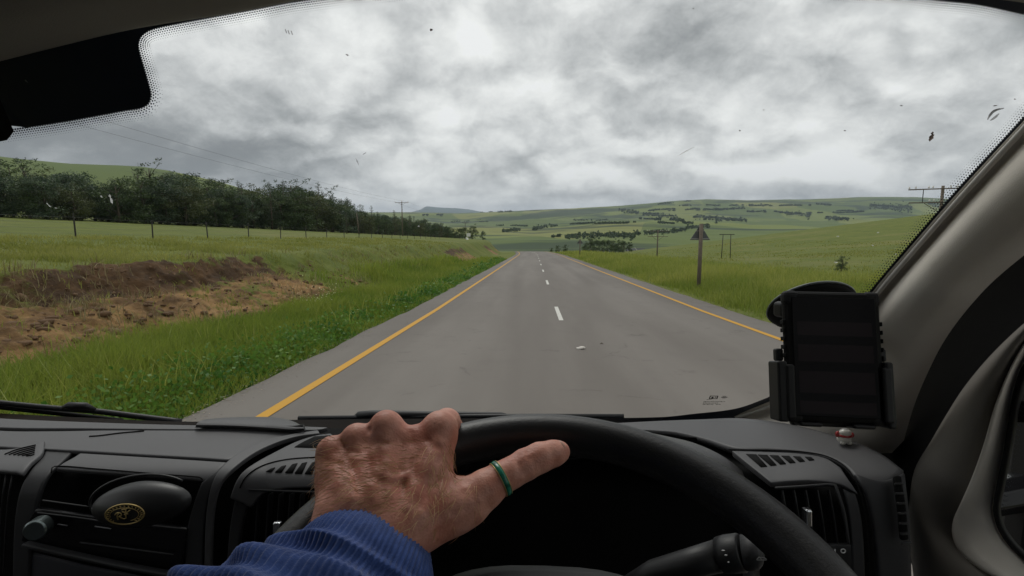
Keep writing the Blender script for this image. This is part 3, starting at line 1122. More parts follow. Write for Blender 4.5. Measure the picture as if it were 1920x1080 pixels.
def blades(name, P, h, w, mat, seed, lean=0.35, shade=None):
    rs = np.random.default_rng(seed)
    n = len(P)
    a = rs.uniform(0, 2 * np.pi, n)
    side = np.stack([np.cos(a), np.sin(a), np.zeros(n)], 1)
    b = rs.uniform(0, 2 * np.pi, n)
    ln = np.stack([np.cos(b), np.sin(b), np.zeros(n)], 1) * (h * np.abs(rs.normal(size=n)) * lean)[:, None]
    up = np.array([0, 0, 1.0])
    B = P - up * 0.03
    M_ = B + up * (h * 0.55)[:, None] + ln * 0.35
    T = B + up * (h * 0.95)[:, None] + ln
    w = w[:, None]
    V = np.stack([B - side * w / 2, B + side * w / 2, M_ + side * w * 0.38, M_ - side * w * 0.38, T], 1).reshape(-1, 3)
    i = np.arange(n)[:, None] * 5
    F4 = i + np.array([[0, 1, 2, 3]])
    F3_ = i + np.array([[3, 2, 4]])
    sh = np.clip((rs.uniform(0, 1, n) if shade is None else shade) + rs.normal(size=n) * 0.12, 0, 1)
    o = np_mesh(name, V, [F4, F3_], mat, attrs={'shade': np.repeat(sh, 5)})
    return tag(o, kind='stuff')


def scatter(n, y0, y1, off0, off1, seed, side, dens=lambda x, y: 1.0, power=1.6):
    """points along the verge, thinning with distance; off = metres out from the centre line"""
    rs = np.random.default_rng(seed)
    t = rs.uniform(0, 1, n)
    k = 1 - power
    y = (y0 ** k + t * (y1 ** k - y0 ** k)) ** (1 / k)
    off = rs.uniform(off0, off1, n)
    x = road_x(y) + side * off
    keep = rs.uniform(0, 1, n) < dens(x, y)
    x, y = x[keep], y[keep]
    z, far, soil, dark = terrain(x, y)
    return np.stack([x, y, z], 1), soil, np.hypot(x, y)


E_L = lambda y: 4.78
P, soil, d = scatter(150000, 3.0, 75, 4.75, 10.4, 1, -1, lambda x, y: 0.35 + 0.65 * (fbm(x * 0.6, y * 0.6, 3, 90) > -0.08), 1.7)
off = -(P[:, 0] - road_x(P[:, 1]))
keep = (rng.uniform(0, 1, len(P)) > sstep(0.12, 0.5, soil)) & (rng.uniform(0, 1, len(P)) < np.interp(off, [4.7, 5.2, 8.3, 10.4], [0.35, 1, 1, 0.35]))
P, d, off = P[keep], d[keep], off[keep]
patch = np.clip(0.5 + 1.5 * fbm(P[:, 0] * 0.5, P[:, 1] * 0.5, 3, 91), 0, 1)
hh = (0.16 + 0.40 * np.clip((off - 4.8) / 2.0, 0.15, 1)) * rng.uniform(0.55, 1.25, len(P)) * (0.7 + 0.6 * patch)
blades('verge_grass', P, hh, 0.008 + 0.0011 * d, grassM, 5, 0.45, patch * 0.8)
# taller loose stalks standing out of it
P, soil, d = scatter(4200, 3.5, 40, 5.3, 9.2, 21, -1, lambda x, y: 0.9 * (fbm(x * 0.8, y * 0.8, 3, 190) > -0.02), 1.5)
keep = soil < 0.45
P, d = P[keep], d[keep]
blades('verge_stalks', P, rng.uniform(0.35, 0.75, len(P)), 0.007 + 0.0012 * d, tallM, 22, 0.5)
# leafy weeds hugging the asphalt
P, soil, d = scatter(42000, 3.0, 70, 4.7, 6.4, 2, -1, lambda x, y: 0.2 + 0.8 * (fbm(x * 0.9, y * 0.7, 3, 95) > -0.03), 1.7)
P[:, 2] += np.abs(rng.normal(size=len(P))) * 0.11 * np.clip((-(P[:, 0] - road_x(P[:, 1])) - 4.6) / 0.6, 0.2, 1.3) + 0.02
V, F = leaf_quads(P, 0.035 + 0.004 * d * rng.uniform(0.6, 1.3, len(P)), rng, 0.9, 0.75)
shw = np.clip(0.5 + 1.6 * fbm(P[:, 0] * 1.4, P[:, 1] * 1.4, 3, 96) + rng.normal(size=len(P)) * 0.15, 0, 1)
tag(np_mesh('verge_weeds', V, F, weedM, attrs={'shade': np.repeat(shw, 4)}), kind='stuff')
# tufts on the bank and the field
P, soil, d = scatter(95000, 6.0, 75, 7.8, 24.0, 3, -1, lambda x, y: 0.15 + 0.85 * (fbm(x * 0.7, y * 0.7, 3, 98) > 0.04), 1.5)
keep = rng.uniform(0, 1, len(P)) > soil * 1.15
P, d = P[keep], d[keep]
blades('field_grass', P, rng.uniform(0.08, 0.26, len(P)), 0.008 + 0.0010 * d, fieldM, 7, 0.5, np.clip(0.55 + 1.4 * fbm(P[:, 0] * 0.4, P[:, 1] * 0.4, 3, 99), 0, 1))
P, soil, d = scatter(9000, 6.0, 60, 8.3, 12.6, 4, -1, lambda x, y: 0.9 * (fbm(x * 0.9, y * 0.9, 3, 101) > 0.10), 1.5)
blades('dry_grass', P, rng.uniform(0.12, 0.42, len(P)), 0.006 + 0.0009 * d, dryM, 8, 0.7)
# tall grass on the right
P, soil, d = scatter(110000, 6.0, 130, 4.9, 17.0, 6, 1, lambda x, y: 0.4 + 0.6 * (fbm(x * 0.35, y * 0.35, 3, 103) > -0.06), 1.5)
off = P[:, 0] - road_x(P[:, 1])
keep = rng.uniform(0, 1, len(P)) < np.interp(off, [4.9, 5.5, 12, 17], [0.3, 1, 0.9, 0.25])
P, d, off = P[keep], d[keep], off[keep]
patch = np.clip(0.5 + 1.5 * fbm(P[:, 0] * 0.3, P[:, 1] * 0.3, 3, 104), 0, 1)
blades('tall_roadside_grass', P, (0.26 + 0.52 * np.clip((off - 4.9) / 2.2, 0, 1)) * rng.uniform(0.35, 1.25, len(P)) * (0.75 + 0.5 * patch), 0.009 + 0.0011 * d, tallM, 9, 0.42, patch * 0.9)
P, soil, d = scatter(40000, 18.0, 160, 15.0, 70.0, 12, 1, lambda x, y: 0.1 + 0.9 * (fbm(x * 0.2, y * 0.2, 3, 107) > 0.05), 1.2)
blades('hill_grass', P, rng.uniform(0.10, 0.30, len(P)), 0.007 + 0.0010 * d, fieldM, 14, 0.5)
# grit along the asphalt edges
Pg = []
for side, o0, o1, n_ in ((-1, 4.35, 4.85, 2600), (1, 4.45, 4.95, 1900)):
    t_ = rng.uniform(0, 1, n_)
    yy_ = 3.2 * (45 / 3.2) ** t_
    xx_ = road_x(yy_) + side * (o1 - (o1 - o0) * np.abs(rng.normal(size=n_)) * 0.4)
    Pg.append(np.stack([xx_, yy_, road_z(yy_) + 0.012], 1))
Pg = np.concatenate(Pg)
Vg, Fg = leaf_quads(Pg, rng.uniform(0.008, 0.028, len(Pg)), rng, 0.0, 0.9)
Vg[:, 2] = np.repeat(Pg[:, 2], 4) + 0.25 * (Vg[:, 2] - np.repeat(Pg[:, 2], 4))
tag(np_mesh('edge_gravel', Vg, Fg, Mat('gravel', (0.26, 0.215, 0.17), 0.9, vary=(4, 0.5)).m), kind='stuff')
# white flowering weed by the bank
rs = np.random.default_rng(44)
bx, by, bz = at(585, 15.5)
n = 240
C = np.array([bx, by, bz + 0.45]) + rs.normal(size=(n, 3)) * [0.35, 0.5, 0.22]
V, F = leaf_quads(C, rs.uniform(0.02, 0.05, n), rs, 0.4, 0.9)
tag(np_mesh('white_weed_flowers', V, F, Mat('flower_petals', (0.55, 0.55, 0.30), 0.8).m), kind='stuff')

# ---- wire fence on the left


def fence():
    f = empty('wire_fence', (-22, 24, gz(-22, 24)), 'wire fence of thin dark posts across the grass field at left', 'fence')
    ys = [3.8 + 5.0 * k for k in range(24)]
    me = None
    tops = []
    for i, yy in enumerate(ys):
        x = -22 + 0.0 * yy
        z = gz(x, yy)
        hgt = 1.12 * (1 + 0.06 * math.sin(i * 2.1))
        if me is None:
            mb = MB()
            mb.tube([(0, 0, -0.3), (0, 0, 0.6), (0, 0, 1.12)], [0.038, 0.036, 0.034], 6)
            me = bpy.data.meshes.new('post')
            me.from_pydata(mb.v, [], mb.f)
            me.materials.append(steel_post)
        o = bpy.data.objects.new('post', me)
        COL.objects.link(o)
        o.parent = f
        o.location = Vector((x, yy, z)) - f.location
        o.rotation_euler = (R(rnd.uniform(-3, 3)), R(rnd.uniform(-4, 4)), 0)
        o.scale = (1, 1, hgt / 1.12)
        tops.append((x, yy, z))
    for h in (0.25, 0.5, 0.75, 1.0):
        pts = []
        for (a, b) in zip(tops[:-1], tops[1:]):
            for t in (0, 0.5):
                p = np.array(a) * (1 - t) + np.array(b) * t
                pts.append(p + [0.04, 0, h - (0.03 if t else 0)])
        MB().tube(pts, 0.0035, 4).build('wire', wire_m, f)


fence()

# ---- poles


def insulator(mb, p, s=1.0):
    p = np.array(p)
    mb.tube([p, p + [0, 0, 0.07 * s], p + [0, 0, 0.07 * s], p + [0, 0, 0.13 * s], p + [0, 0, 0.14 * s], p + [0, 0, 0.22 * s]], [0.02 * s, 0.02 * s, 0.07 * s, 0.075 * s, 0.04 * s, 0.05 * s], 8)


def power_pole(x, y, h, label, group=None, arm=1.75, lean=0.0, axis=(1, 0)):
    z = gz(x, y)
    p = empty('power_pole', (x, y, z), label, 'power pole', group)
    MB().tube([(x, y, z - 0.4), (x + lean * 0.5, y, z + h * 0.5), (x + lean, y, z + h)], [0.15, 0.13, 0.10], 9).build('pole', wood_post, p, True)
    tip = np.array([x + lean, y, z + h])
    if arm:
        ax = np.array([axis[0], axis[1], 0.0])
        MB().box(tip - [0, 0.12, 0.30], (2 * arm, 0.10, 0.12), [ax, np.cross([0, 0, 1], ax), [0, 0, 1]]).build('crossarm', wood_post, p, bevel=0.01)
        for s in (-0.95, 0, 0.95):
            mb = MB()
            insulator(mb, tip + ax * arm * s + (np.array([0, -0.12, -0.24]) if s else np.array([0, 0, 0])), 1.3)
            mb.build('insulator', porcelain, p, True)
        for s in (-1, 1):
            MB().tube([tip + ax * s * arm * 0.55 + [0, -0.1, -0.33], tip + [0, -0.08, -0.95]], 0.02, 5).build('brace', steel_post, p)
    return tip


pA = power_pole(-36.5, 30, 9, 'tall wooden power pole out at far left before the tree row')
pB = power_pole(*at(756, 135)[:2], 9.0, 'wooden power pole with a single crossarm in front of the left trees')
pC = power_pole(*at(873, 240)[:2], 8.0, 'distant power pole by the white marker at the end of the tree row')
x, y, z = at(675, 120)
power_pole(x, y, 4.9, 'bare leaning pole without crossarm in front of the left trees', None, 0, -0.45)


def wires(name, label, pairs, sag):
    f = None
    for a, b in pairs:
        a, b = np.array(a), np.array(b)
        if f is None:
            f = empty(name, tuple(a), label, 'power line')
        pts = [a * (1 - t) + b * t - [0, 0, sag * 4 * t * (1 - t)] for t in np.linspace(0, 1, 25)]
        MB().tube(pts, 0.011, 4).build('wire', wire_m, f)


for a, b, lab in ((pA, pB, 'pair of thin power wires rising to the upper left from the crossarm pole'), (pB, pC, 'thin power wires running on past the crossarm pole to the distant pole')):
    wires('power_line', lab, [(a + [s, 0, -0.1], b + [s, 0, -0.1]) for s in (-1.66, 1.66)], 0.7)


def telephone_pole(x, y, h, arm, label, two=True):
    z = gz(x, y)
    p = empty('telephone_pole', (x, y, z), label, 'telephone pole')
    MB().tube([(x, y, z - 0.4), (x, y, z + h)], [0.13, 0.10], 10).build('pole', wood_post, p, True)
    az = math.atan2(x, y)
    ax = np.array([math.cos(az), -math.sin(az), 0])
    for dz in ((0.22, 1.2) if two else (0.2,)):
        c = np.array([x, y, z + h - dz]) - 0.14 * np.array([math.sin(az), math.cos(az), 0])
        MB().box(c, (2 * arm * (1.0 if dz < 1 else 0.95), 0.07, 0.08), [ax, np.cross([0, 0, 1], ax), [0, 0, 1]]).build('crossarm', wood_post, p)
        for s in (-0.97, -0.78, -0.40, -0.28, 0.22, 0.40, 0.80, 0.97) if dz < 1 else (-0.35, -0.22):
            mb = MB()
            insulator(mb, c + ax * arm * s + [0, 0, 0.04], 0.85)
            mb.build('insulator', porcelain, p, True)
    if two:
        for s in (-0.55, 0.55):
            MB().box(np.array([x, y, z + h - 0.7]) + ax * arm * s - 0.14 * np.array([math.sin(az), math.cos(az), 0]), (0.05, 0.04, 1.0), [ax, np.cross([0, 0, 1], ax), [0, 0, 1]]).build('strut', steel_post, p)
            MB().tube([np.array([x, y, z + h - 1.24]) + ax * arm * s * 0.9, np.array([x, y, z + h - 2.0])], 0.02, 5).build('brace', steel_post, p)
    return p


x, y, z = at(1755, 38)
telephone_pole(x, y, 1.8 + 70 / 960 * 38 - z, 2.0, 'large telephone pole with two crossarms of insulators beside the right windscreen pillar')
x, y, z = at(1232, 95)
telephone_pole(x, y, 1.8 - 11 / 960 * 95 - z, 1.9, 'distant telephone pole with pale insulators on the right verge')
# a pair of thin poles joined by a bar
x, y, z = at(1361, 80)
hp = empty('twin_pole_frame', (x, y, z), 'frame of two thin poles joined by a top bar on the right slope', 'pole frame')
for s in (-0.62, 0.62):
    MB().tube([(x + s * 1.1, y, z - 0.3), (x + s * 0.95, y, z + 3.7)], 0.06, 7).build('pole', steel_post, hp, True)
MB().box((x, y, z + 3.75), (2.3, 0.1, 0.1)).build('crossbar', steel_post, hp)

# ---- road signs, seen from behind
sign_back = Mat('sign_back_grey', (0.10, 0.105, 0.11), 0.5, 0.3, vary=(5, 0.25)).m
sign_rim = Mat('sign_rim', (0.30, 0.30, 0.29), 0.45, 0.5).m


def tri_sign(x, y, zc, w, label):
    z = gz(x, y)
    s = empty('warning_sign', (x, y, z), label, 'road sign')
    h = w * 0.80
    tri = lambda k, off: [(x - w / 2 * k, y + off, zc - h / 2 * k), (x + w / 2 * k, y + off, zc - h / 2 * k), (x, y + off, zc + h / 2 * k)]
    mb = MB()
    a, b = tri(1, 0), tri(1, 0.02)
    mb.add(a + b, [(0, 1, 2), (5, 4, 3), (0, 3, 4, 1), (1, 4, 5, 2), (2, 5, 3, 0)])
    mb.build('plate', sign_back, s)
    mb = MB()
    mb.box((x, y - 0.02, zc - h / 2 + 0.05), (w * 0.96, 0.03, 0.04))
    mb.build('rail', sign_rim, s)
    mb = MB()
    mb.box((x, y - 0.02, zc + 0.05), (w * 0.42, 0.03, 0.035))
    mb.build('rail', sign_rim, s)
    MB().tube([(x, y - 0.11, z - 0.3), (x, y - 0.11, zc + h / 2 + 0.02)], [0.085, 0.08], 9).build('post', wood_post, s, True)


x, y, z = at(1311, 22)
tri_sign(x, y, 1.8 - 15 / 960 * 22, 0.84, 'back of a triangular road sign on a thick wooden post on the right verge')
x, y, z = at(1087, 85)
tri_sign(x, y, 1.8 - 32 / 960 * 85, 1.05, 'back of a smaller distant triangular road sign where the road crests')
x, y, z = at(879, 200)
wm = empty('marker_board', (x, y, z), 'small white marker board standing by the last left trees', 'marker')
MB().box((x, y, z + 1.6), (1.5, 0.05, 1.3)).build('board', Mat('white_board', (0.7, 0.7, 0.68), 0.5, vary=(3, 0.2)).m, wm)
for s in (-0.5, 0.5):
    MB().box((x + s, y + 0.06, z + 0.5), (0.1, 0.06, 1.9)).build('post', galv, wm)

# ---- farm buildings below the right slope
roof_dark = Mat('dark_tin_roof', (0.035, 0.038, 0.042), 0.5, 0.3, vary=(1.5, 0.3)).m
wall_white = Mat('white_farm_wall', (0.55, 0.53, 0.49), 0.8, vary=(1.0, 0.2)).m
win_dark = Mat('dark_window', (0.02, 0.022, 0.025), 0.15).m


def farm_house(u, d, w, h, dep, label, lift=0.0, nwin=4):
    x, y, z = at(u, d)
    z += lift
    b = empty('farm_building', (x, y, z), label, 'farm building')
    MB().box((x, y, z + h / 2 - 1), (w, dep, h + 2)).build('wall', wall_white, b)
    mb = MB()
    o, r = 0.35, h * 0.75
    mb.add([(x - w / 2 - o, y - dep / 2 - o, z + h - 0.05), (x + w / 2 + o, y - dep / 2 - o, z + h - 0.05), (x + w / 2 + o, y, z + h + r), (x - w / 2 - o, y, z + h + r), (x + w / 2 + o, y + dep / 2 + o, z + h - 0.05), (x - w / 2 - o, y + dep / 2 + o, z + h - 0.05)],
           [(0, 1, 2, 3), (3, 2, 4, 5), (1, 4, 2), (0, 3, 5)])
    mb.build('roof', roof_dark, b)
    for k in range(nwin):
        xx = x - w / 2 + w * (k + 0.5) / nwin
        MB().box((xx, y - dep / 2 - 0.01, z + h * 0.55), (w / nwin * 0.42, 0.06, h * 0.45)).build('window', win_dark, b)
    return x, y, z, b


farm_house(1127, 260, 7.5, 2.2, 5, 'long low white farmhouse among the trees past the road crest', 3.4, 5)
x, y, z, b = farm_house(1191, 250, 8.0, 2.4, 6, 'dark roofed farm shed with white crossed poles in front below the right slope', 4.0, 2)
for a, e in (((-3.4, -3.6, 1.6), (3.2, -3.6, 2.6)), ((-1.0, -3.7, 4.6), (2.8, -3.7, 0.2))):
    MB().tube([np.array([x, y, z]) + a, np.array([x, y, z]) + e], 0.17, 6).build('white_pole', wall_white, b)

# ---- litter on the road
x, y = 0.83, 8.9
st = MB().blob((0, 0, 0), (0.085, 0.05, 0.028), nu=12, nv=8)
st.v = [(a * (1 + 0.15 * math.sin(5 * a * 20 + b * 40)), b, c + 0.01 * math.sin(30 * a)) for a, b, c in st.v]
so = st.build('white_stone', Mat('pale_stone', (0.55, 0.52, 0.47), 0.8, vary=(20, 0.2)).m, smooth=True)
so.location = (x, y, float(road_z(y)) + crown(x - 1.035) + 0.02)
tag(so, 'flat white stone lying on the asphalt right of the centre dashes', 'stone')
x, y = 1.27, 9.4
lf = MB()
lf.grid([[(-0.04, 0, 0.0), (0, -0.008, 0.015), (0.045, 0, 0.005)], [(-0.03, 0.012, 0.01), (0, 0.016, 0.03), (0.03, 0.014, 0.012)]])
lo = lf.build('fallen_leaf', Mat('dry_leaf_brown', (0.05, 0.035, 0.02), 0.8).m, solid=0.002)
lo.location = (x, y, float(road_z(y)) + 0.045)
tag(lo, 'tiny dark curled leaf on the asphalt beside the white stone', 'leaf')

# ---- the air between the viewer and the far hills
mb = MB()
mb.box((0, 0, 130), (31000, 31000, 760))
hm = bpy.data.materials.new('haze')
hm.use_nodes = True
for n_ in list(hm.node_tree.nodes):
    hm.node_tree.nodes.remove(n_)
ho = hm.node_tree.nodes.new('ShaderNodeOutputMaterial')
hv = hm.node_tree.nodes.new('ShaderNodeVolumePrincipled')
hv.inputs['Color'].default_value = (0.66, 0.78, 0.94, 1)
hv.inputs['Density'].default_value = 7.0e-5
hm.node_tree.links.new(hv.outputs[0], ho.inputs['Volume'])
tag(mb.build('haze', hm), kind='stuff')

# ------------------------------------------------------------------ the van: cab seen from the driver's seat
dash_m = Mat('dashboard_plastic', (0.068, 0.067, 0.070), 0.5, spec=0.4, bump=(900, 0.25, 0.0006), vary=(5, 0.06)).m
fascia_m = Mat('fascia_plastic', (0.026, 0.026, 0.028), 0.55, spec=0.35, bump=(900, 0.2, 0.0006)).m
black_m = Mat('black_plastic', (0.010, 0.010, 0.011), 0.5, spec=0.4, bump=(700, 0.15, 0.0005)).m
gloss_m = Mat('gloss_black', (0.006, 0.006, 0.007), 0.22, spec=0.3).m
rubber_m = Mat('black_rubber', (0.007, 0.007, 0.007), 0.7, spec=0.15).m
ink_m = Mat('black_ceramic_print', (0.020, 0.029, 0.048), 0.35, spec=0.4).m
cloth_m = Mat('pillar_trim', (0.66, 0.62, 0.56), 0.9, spec=0.2, bump=(1400, 0.5, 0.0008), vary=(40, 0.06)).m
head_m = Mat('roof_lining', (0.34, 0.33, 0.295), 0.95, spec=0.1, bump=(900, 0.5, 0.001)).m
trim_m = Mat('door_trim', (0.15, 0.138, 0.122), 0.75, spec=0.3, bump=(900, 0.3, 0.0006), vary=(30, 0.05)).m
gap_m = Mat('dark_gap', (0.006, 0.006, 0.006), 0.85, spec=0.1).m
chrome_m = Mat('chrome', (0.55, 0.56, 0.58), 0.22, 1.0).m
white_print = Mat('white_print', (0.5, 0.5, 0.5), 0.6).m
body_m = Mat('white_body_paint', (0.6, 0.6, 0.6), 0.35).m
seat_m = Mat('grey_cloth', (0.06, 0.06, 0.065), 0.95).m

van = empty('van', (0, 0, 0), 'van cab around the viewer with grey dashboard, steering wheel and wide windscreen', 'van')
E_ = EYE


def clear_mat(name, col):
    m = bpy.data.materials.new(name)
    m.use_nodes = True
    nt = m.node_tree
    for n in list(nt.nodes):
        nt.nodes.remove(n)
    o = nt.nodes.new('ShaderNodeOutputMaterial')
    t = nt.nodes.new('ShaderNodeBsdfTransparent')
    t.inputs[0].default_value = (*col, 1)
    nt.links.new(t.outputs[0], o.inputs[0])
    return m


glass_m = clear_mat('clear_glass', (0.925, 0.94, 0.93))
WA, WB, WC, WX = 0.60, 1.05, 0.10, -0.5


def glass_y(X, Z):
    return WA - WB * Z - WC * (X - WX) ** 2


def G(u, v, off=0.0):
    """point on the windscreen along (u, v), off metres inside the cab"""
    r = ray(u, v)
    lo, hi = 0.05, 4.0
    for _ in range(40):
        m = (lo + hi) / 2
        p = r * m
        if p[1] < glass_y(p[0], p[2]):
            lo = m
        else:
            hi = m
    return EYE + r * (lo - off)


def crom(pts, n):
    """resample a polyline of tuples to n points along a Catmull-Rom curve"""
    P = np.array(pts, float)
    if len(P) == 1:
        return np.repeat(P, n, 0)
    L = np.concatenate([[0], np.cumsum(np.linalg.norm(np.diff(P, axis=0), axis=1))])
    t = np.linspace(0, L[-1], n)
    # Hermite with finite-difference tangents
    T = np.zeros_like(P)
    for i in range(len(P)):
        a, b = max(i - 1, 0), min(i + 1, len(P) - 1)
        T[i] = (P[b] - P[a]) / max(L[b] - L[a], 1e-9)
    k = np.clip(np.searchsorted(L, t, 'right') - 1, 0, len(P) - 2)
    h = np.maximum(L[k + 1] - L[k], 1e-9)
    s = ((t - L[k]) / h)[:, None]
    h = h[:, None]
    return (2 * s ** 3 - 3 * s ** 2 + 1) * P[k] + (s ** 3 - 2 * s ** 2 + s) * h * T[k] + (-2 * s ** 3 + 3 * s ** 2) * P[k + 1] + (s ** 3 - s ** 2) * h * T[k + 1]


def oriented(mb, toward=None):
    """flip the faces of mb so that they look towards a point"""
    V = np.array(mb.v)
    n = np.zeros(3)
    c = V.mean(0)
    for f in mb.f:
        a = V[list(f)]
        for i in range(1, len(a) - 1):
            n += np.cross(a[i] - a[0], a[i + 1] - a[0])
    if np.dot(n, (EYE if toward is None else toward) - c) < 0:
        mb.f = [f[::-1] for f in mb.f]
    return mb


def dash_d(u, v):
    H = np.interp(u, [500, 1300, 1450, 1700], [0.37, 0.31, 0.298, 0.272])
    dm = np.interp(u, [500, 1300, 1450, 1700], [0.765, 0.60, 0.588, 0.56])
    dt = H * 960 / max(v - 420, 30)
    k = 0.02
    return dm + k * math.log1p(math.exp(min((dt - dm) / k, 50))) if (dt - dm) / k < 40 else dt


def panel(name, rows, mat, parent, off=0.0, n=40, m=14, solid=0.008, depth=None, bevel=0.0025, smooth=True, lin=False):
    R1 = [crom(r, n) for r in rows]
    if lin:
        tt = np.linspace(0, len(R1) - 1, m)
        cols = [np.stack([np.interp(tt, range(len(R1)), [r[j][q] for r in R1]) for q in range(len(R1[0][j]))], 1) for j in range(n)]
    else:
        cols = [crom([r[j] for r in R1], m) for j in range(n)]
    g = [[None] * n for _ in range(m)]
    for j in range(n):
        for i in range(m):
            c = cols[j][i]
            d = c[2] if len(c) > 2 else (depth or dash_d)(c[0], c[1])
            of = off(i / (m - 1), j / (n - 1)) if callable(off) else off if np.isscalar(off) else float(np.interp(i / (m - 1), np.linspace(0, 1, len(off)), off))
            g[i][j] = K(c[0], c[1], d * (1 - of))
    return oriented(MB().grid(g)).build(name, mat, parent, smooth=smooth, solid=solid, bevel=bevel)


def ribbon(mb, pts, w, off=0.0, n=30, depth=None):
    """a raised bead along a curve of the dash, w pixels wide"""
    P = crom(pts, n)
    c = [K(p[0], p[1], (depth or dash_d)(p[0], p[1]) * (1 - off)) for p in P]
    dd = [(depth or dash_d)(p[0], p[1]) for p in P]
    return mb.tube(c, [w / 2 / 960 * d for d in dd], 8)


# ---- windscreen
ws = MB()
rows = []
for Z in np.linspace(-0.46, 0.26, 26):
    rows.append([EYE + np.array([X, glass_y(X, Z), Z]) for X in np.linspace(-1.42, 0.43, 60)])
ws = oriented(ws.grid(rows)).build('windscreen', glass_m, van, smooth=True)

INNER_TOP = [(-330, 296), (-200, 277), (0, 246), (120, 228), (236, 207), (262, 203), (277, 195), (283, 180), (279, 160), (270, 128), (262, 100), (259, 84), (263, 70), (274, 60), (292, 53), (350, 41), (470, 19), (560, 2), (760, -22), (1000, -42), (1300, -40), (1560, -22), (1740, -1), (1830, 8), (1925, 28), (2000, 44)]
INNER_SIDE = [(2000, 120), (1925, 212), (1800, 349), (1700, 464), (1640, 535), (1590, 598), (1540, 665), (1500, 708), (1470, 730), (1435, 747), (1380, 766), (1300, 776), (1240, 782), (1100, 784), (800, 785), (560, 787), (430, 790), (320, 790), (160, 783), (0, 775), (-300, 757)]


def band(path, dirf, widths, name, off=0.0015):
    P = crom(path, 260)
    g = []
    for w in widths:
        g.append([G(p[0] + dirf(p)[0] * w, p[1] + dirf(p)[1] * w, off) for p in P])
    return oriented(MB().grid(g)).build(name, ink_m, ws, solid=0.0006)


def nrm(P, k):
    a, b = P[max(k - 1, 0)], P[min(k + 1, len(P) - 1)]
    t = (b - a)
    t = t / (np.linalg.norm(t) + 1e-9)
    return np.array([t[1], -t[0]])


def frit():
    # solid print: the block behind the mirror, the strip along the top, the strip round the side and bottom
    P = crom(INNER_TOP, 900)
    ib = int(np.argmax(np.where(P[:, 0] < 400, P[:, 0] - 1000 * (P[:, 1] < 120), -1e9)))          # lower right corner of the block
    il = ib + int(np.argmin(P[ib:ib + 250, 0]))                                                   # narrowest point of the block's side
    bot, side_, top_ = P[:ib + 1], P[ib:il + 1], P[il:]
    mb = MB()
    us = np.linspace(-330, P[il, 0], 30)
    vb = np.interp(us, bot[:, 0], bot[:, 1])
    mb.grid([[G(u, 40 * (1 - t) + v * t, 0.0015) for u, v in zip(us, vb)] for t in np.linspace(0, 1, 8)])
    us = np.linspace(P[il, 0], P[ib, 0], 14)
    vb = np.interp(us, bot[:, 0], bot[:, 1])
    vt = np.interp(us, side_[::-1, 0], side_[::-1, 1])
    mb.grid([[G(u, a_ * (1 - t) + v * t, 0.0015) for u, v, a_ in zip(us, vb, vt)] for t in np.linspace(0, 1, 4)])
    mb.grid([[G(p[0], p[1] - w, 0.0015) for p in top_[::6]] for w in (0, 15, 40, 90)])
    mb = oriented(mb)
    mb.v = [p if p[0] >= WX else (WX, glass_y(WX, p[2] - EYE[2]) - 0.0015, p[2]) for p in mb.v]
    k_ = len(mb.v)
    mb.v += [(2 * WX - p[0], p[1], p[2] - 0.0) for p in mb.v]
    mb.f += [tuple(i + k_ for i in f[::-1]) for f in mb.f]
    mb.build('printed_border', ink_m, ws)
    P = crom(INNER_SIDE, 240)
    g = []
    for w in (0, 10, 26, 44):
        row = []
        for k, p in enumerate(P):
            nn = nrm(P, k)
            ww = w * (0.55 if p[1] < 600 and p[0] > 1500 else 1.0)
            q = p + nn * ww
            row.append(G(q[0], q[1], 0.0015))
        g.append(row)
    oriented(MB().grid(g)).build('printed_border', ink_m, ws)
    # dots fading away from the print
    mb = MB()

    def dots(path, sign, n, rows_, pitch, r0, sx=1.0, lo=0.12):
        P = crom(path, n)
        for k, p in enumerate(P):
            if not (-30 < p[0] < 1950 and -60 < p[1] < 620):
                continue
            nn = nrm(P, k) * sign
            t = np.array([-nn[1], nn[0]])
            for j in range(rows_):
                q = p + nn * (pitch * (j + 0.15)) + t * (pitch * 0.5 if j % 2 else 0)
                r = r0 * (1 - (j / rows_) * (1 - lo))
                c = G(q[0], q[1], 0.0012)
                d = np.dot(c - EYE, FWD)
                rr = r / 960 * d
                a1 = G(q[0] + 1, q[1], 0.0012) - c
                a2 = G(q[0], q[1] + 1, 0.0012) - c
                mb.add([c + (a1 * math.cos(a) + a2 * math.sin(a)) * r for a in np.linspace(0, 2 * math.pi, 7)[:-1]], [(0, 1, 2, 3, 4, 5)])
    L = lambda path: float(np.sum(np.linalg.norm(np.diff(crom(path, 400), axis=0), axis=1)))
    dots(INNER_TOP, -1, int(L(INNER_TOP) / 4.7), 6, 4.2, 2.15)
    side = INNER_SIDE[:7]
    dots(side, -1, int(L(side) / 5.6), 5, 4.4, 1.75)
    o = mb.build('printed_dots', ink_m, ws)
    o['kind'] = 'stuff'


frit()


# marks stuck to the glass
def blotch(mb, u, v, a, b, ang, seed, n=14):
    rs = np.random.default_rng(seed)
    ca, sa = math.cos(ang), math.sin(ang)
    pts = []
    for k in range(n):
        t = 2 * math.pi * k / n
        f = rs.uniform(0.65, 1.2)
        x, y = a * math.cos(t) * f, b * math.sin(t) * f
        pts.append(G(u + x * ca - y * sa, v + x * sa + y * ca, 0.0018))
    c = G(u, v, 0.0035)
    mb.add(pts + [c], [(k, (k + 1) % n, n) for k in range(n)])


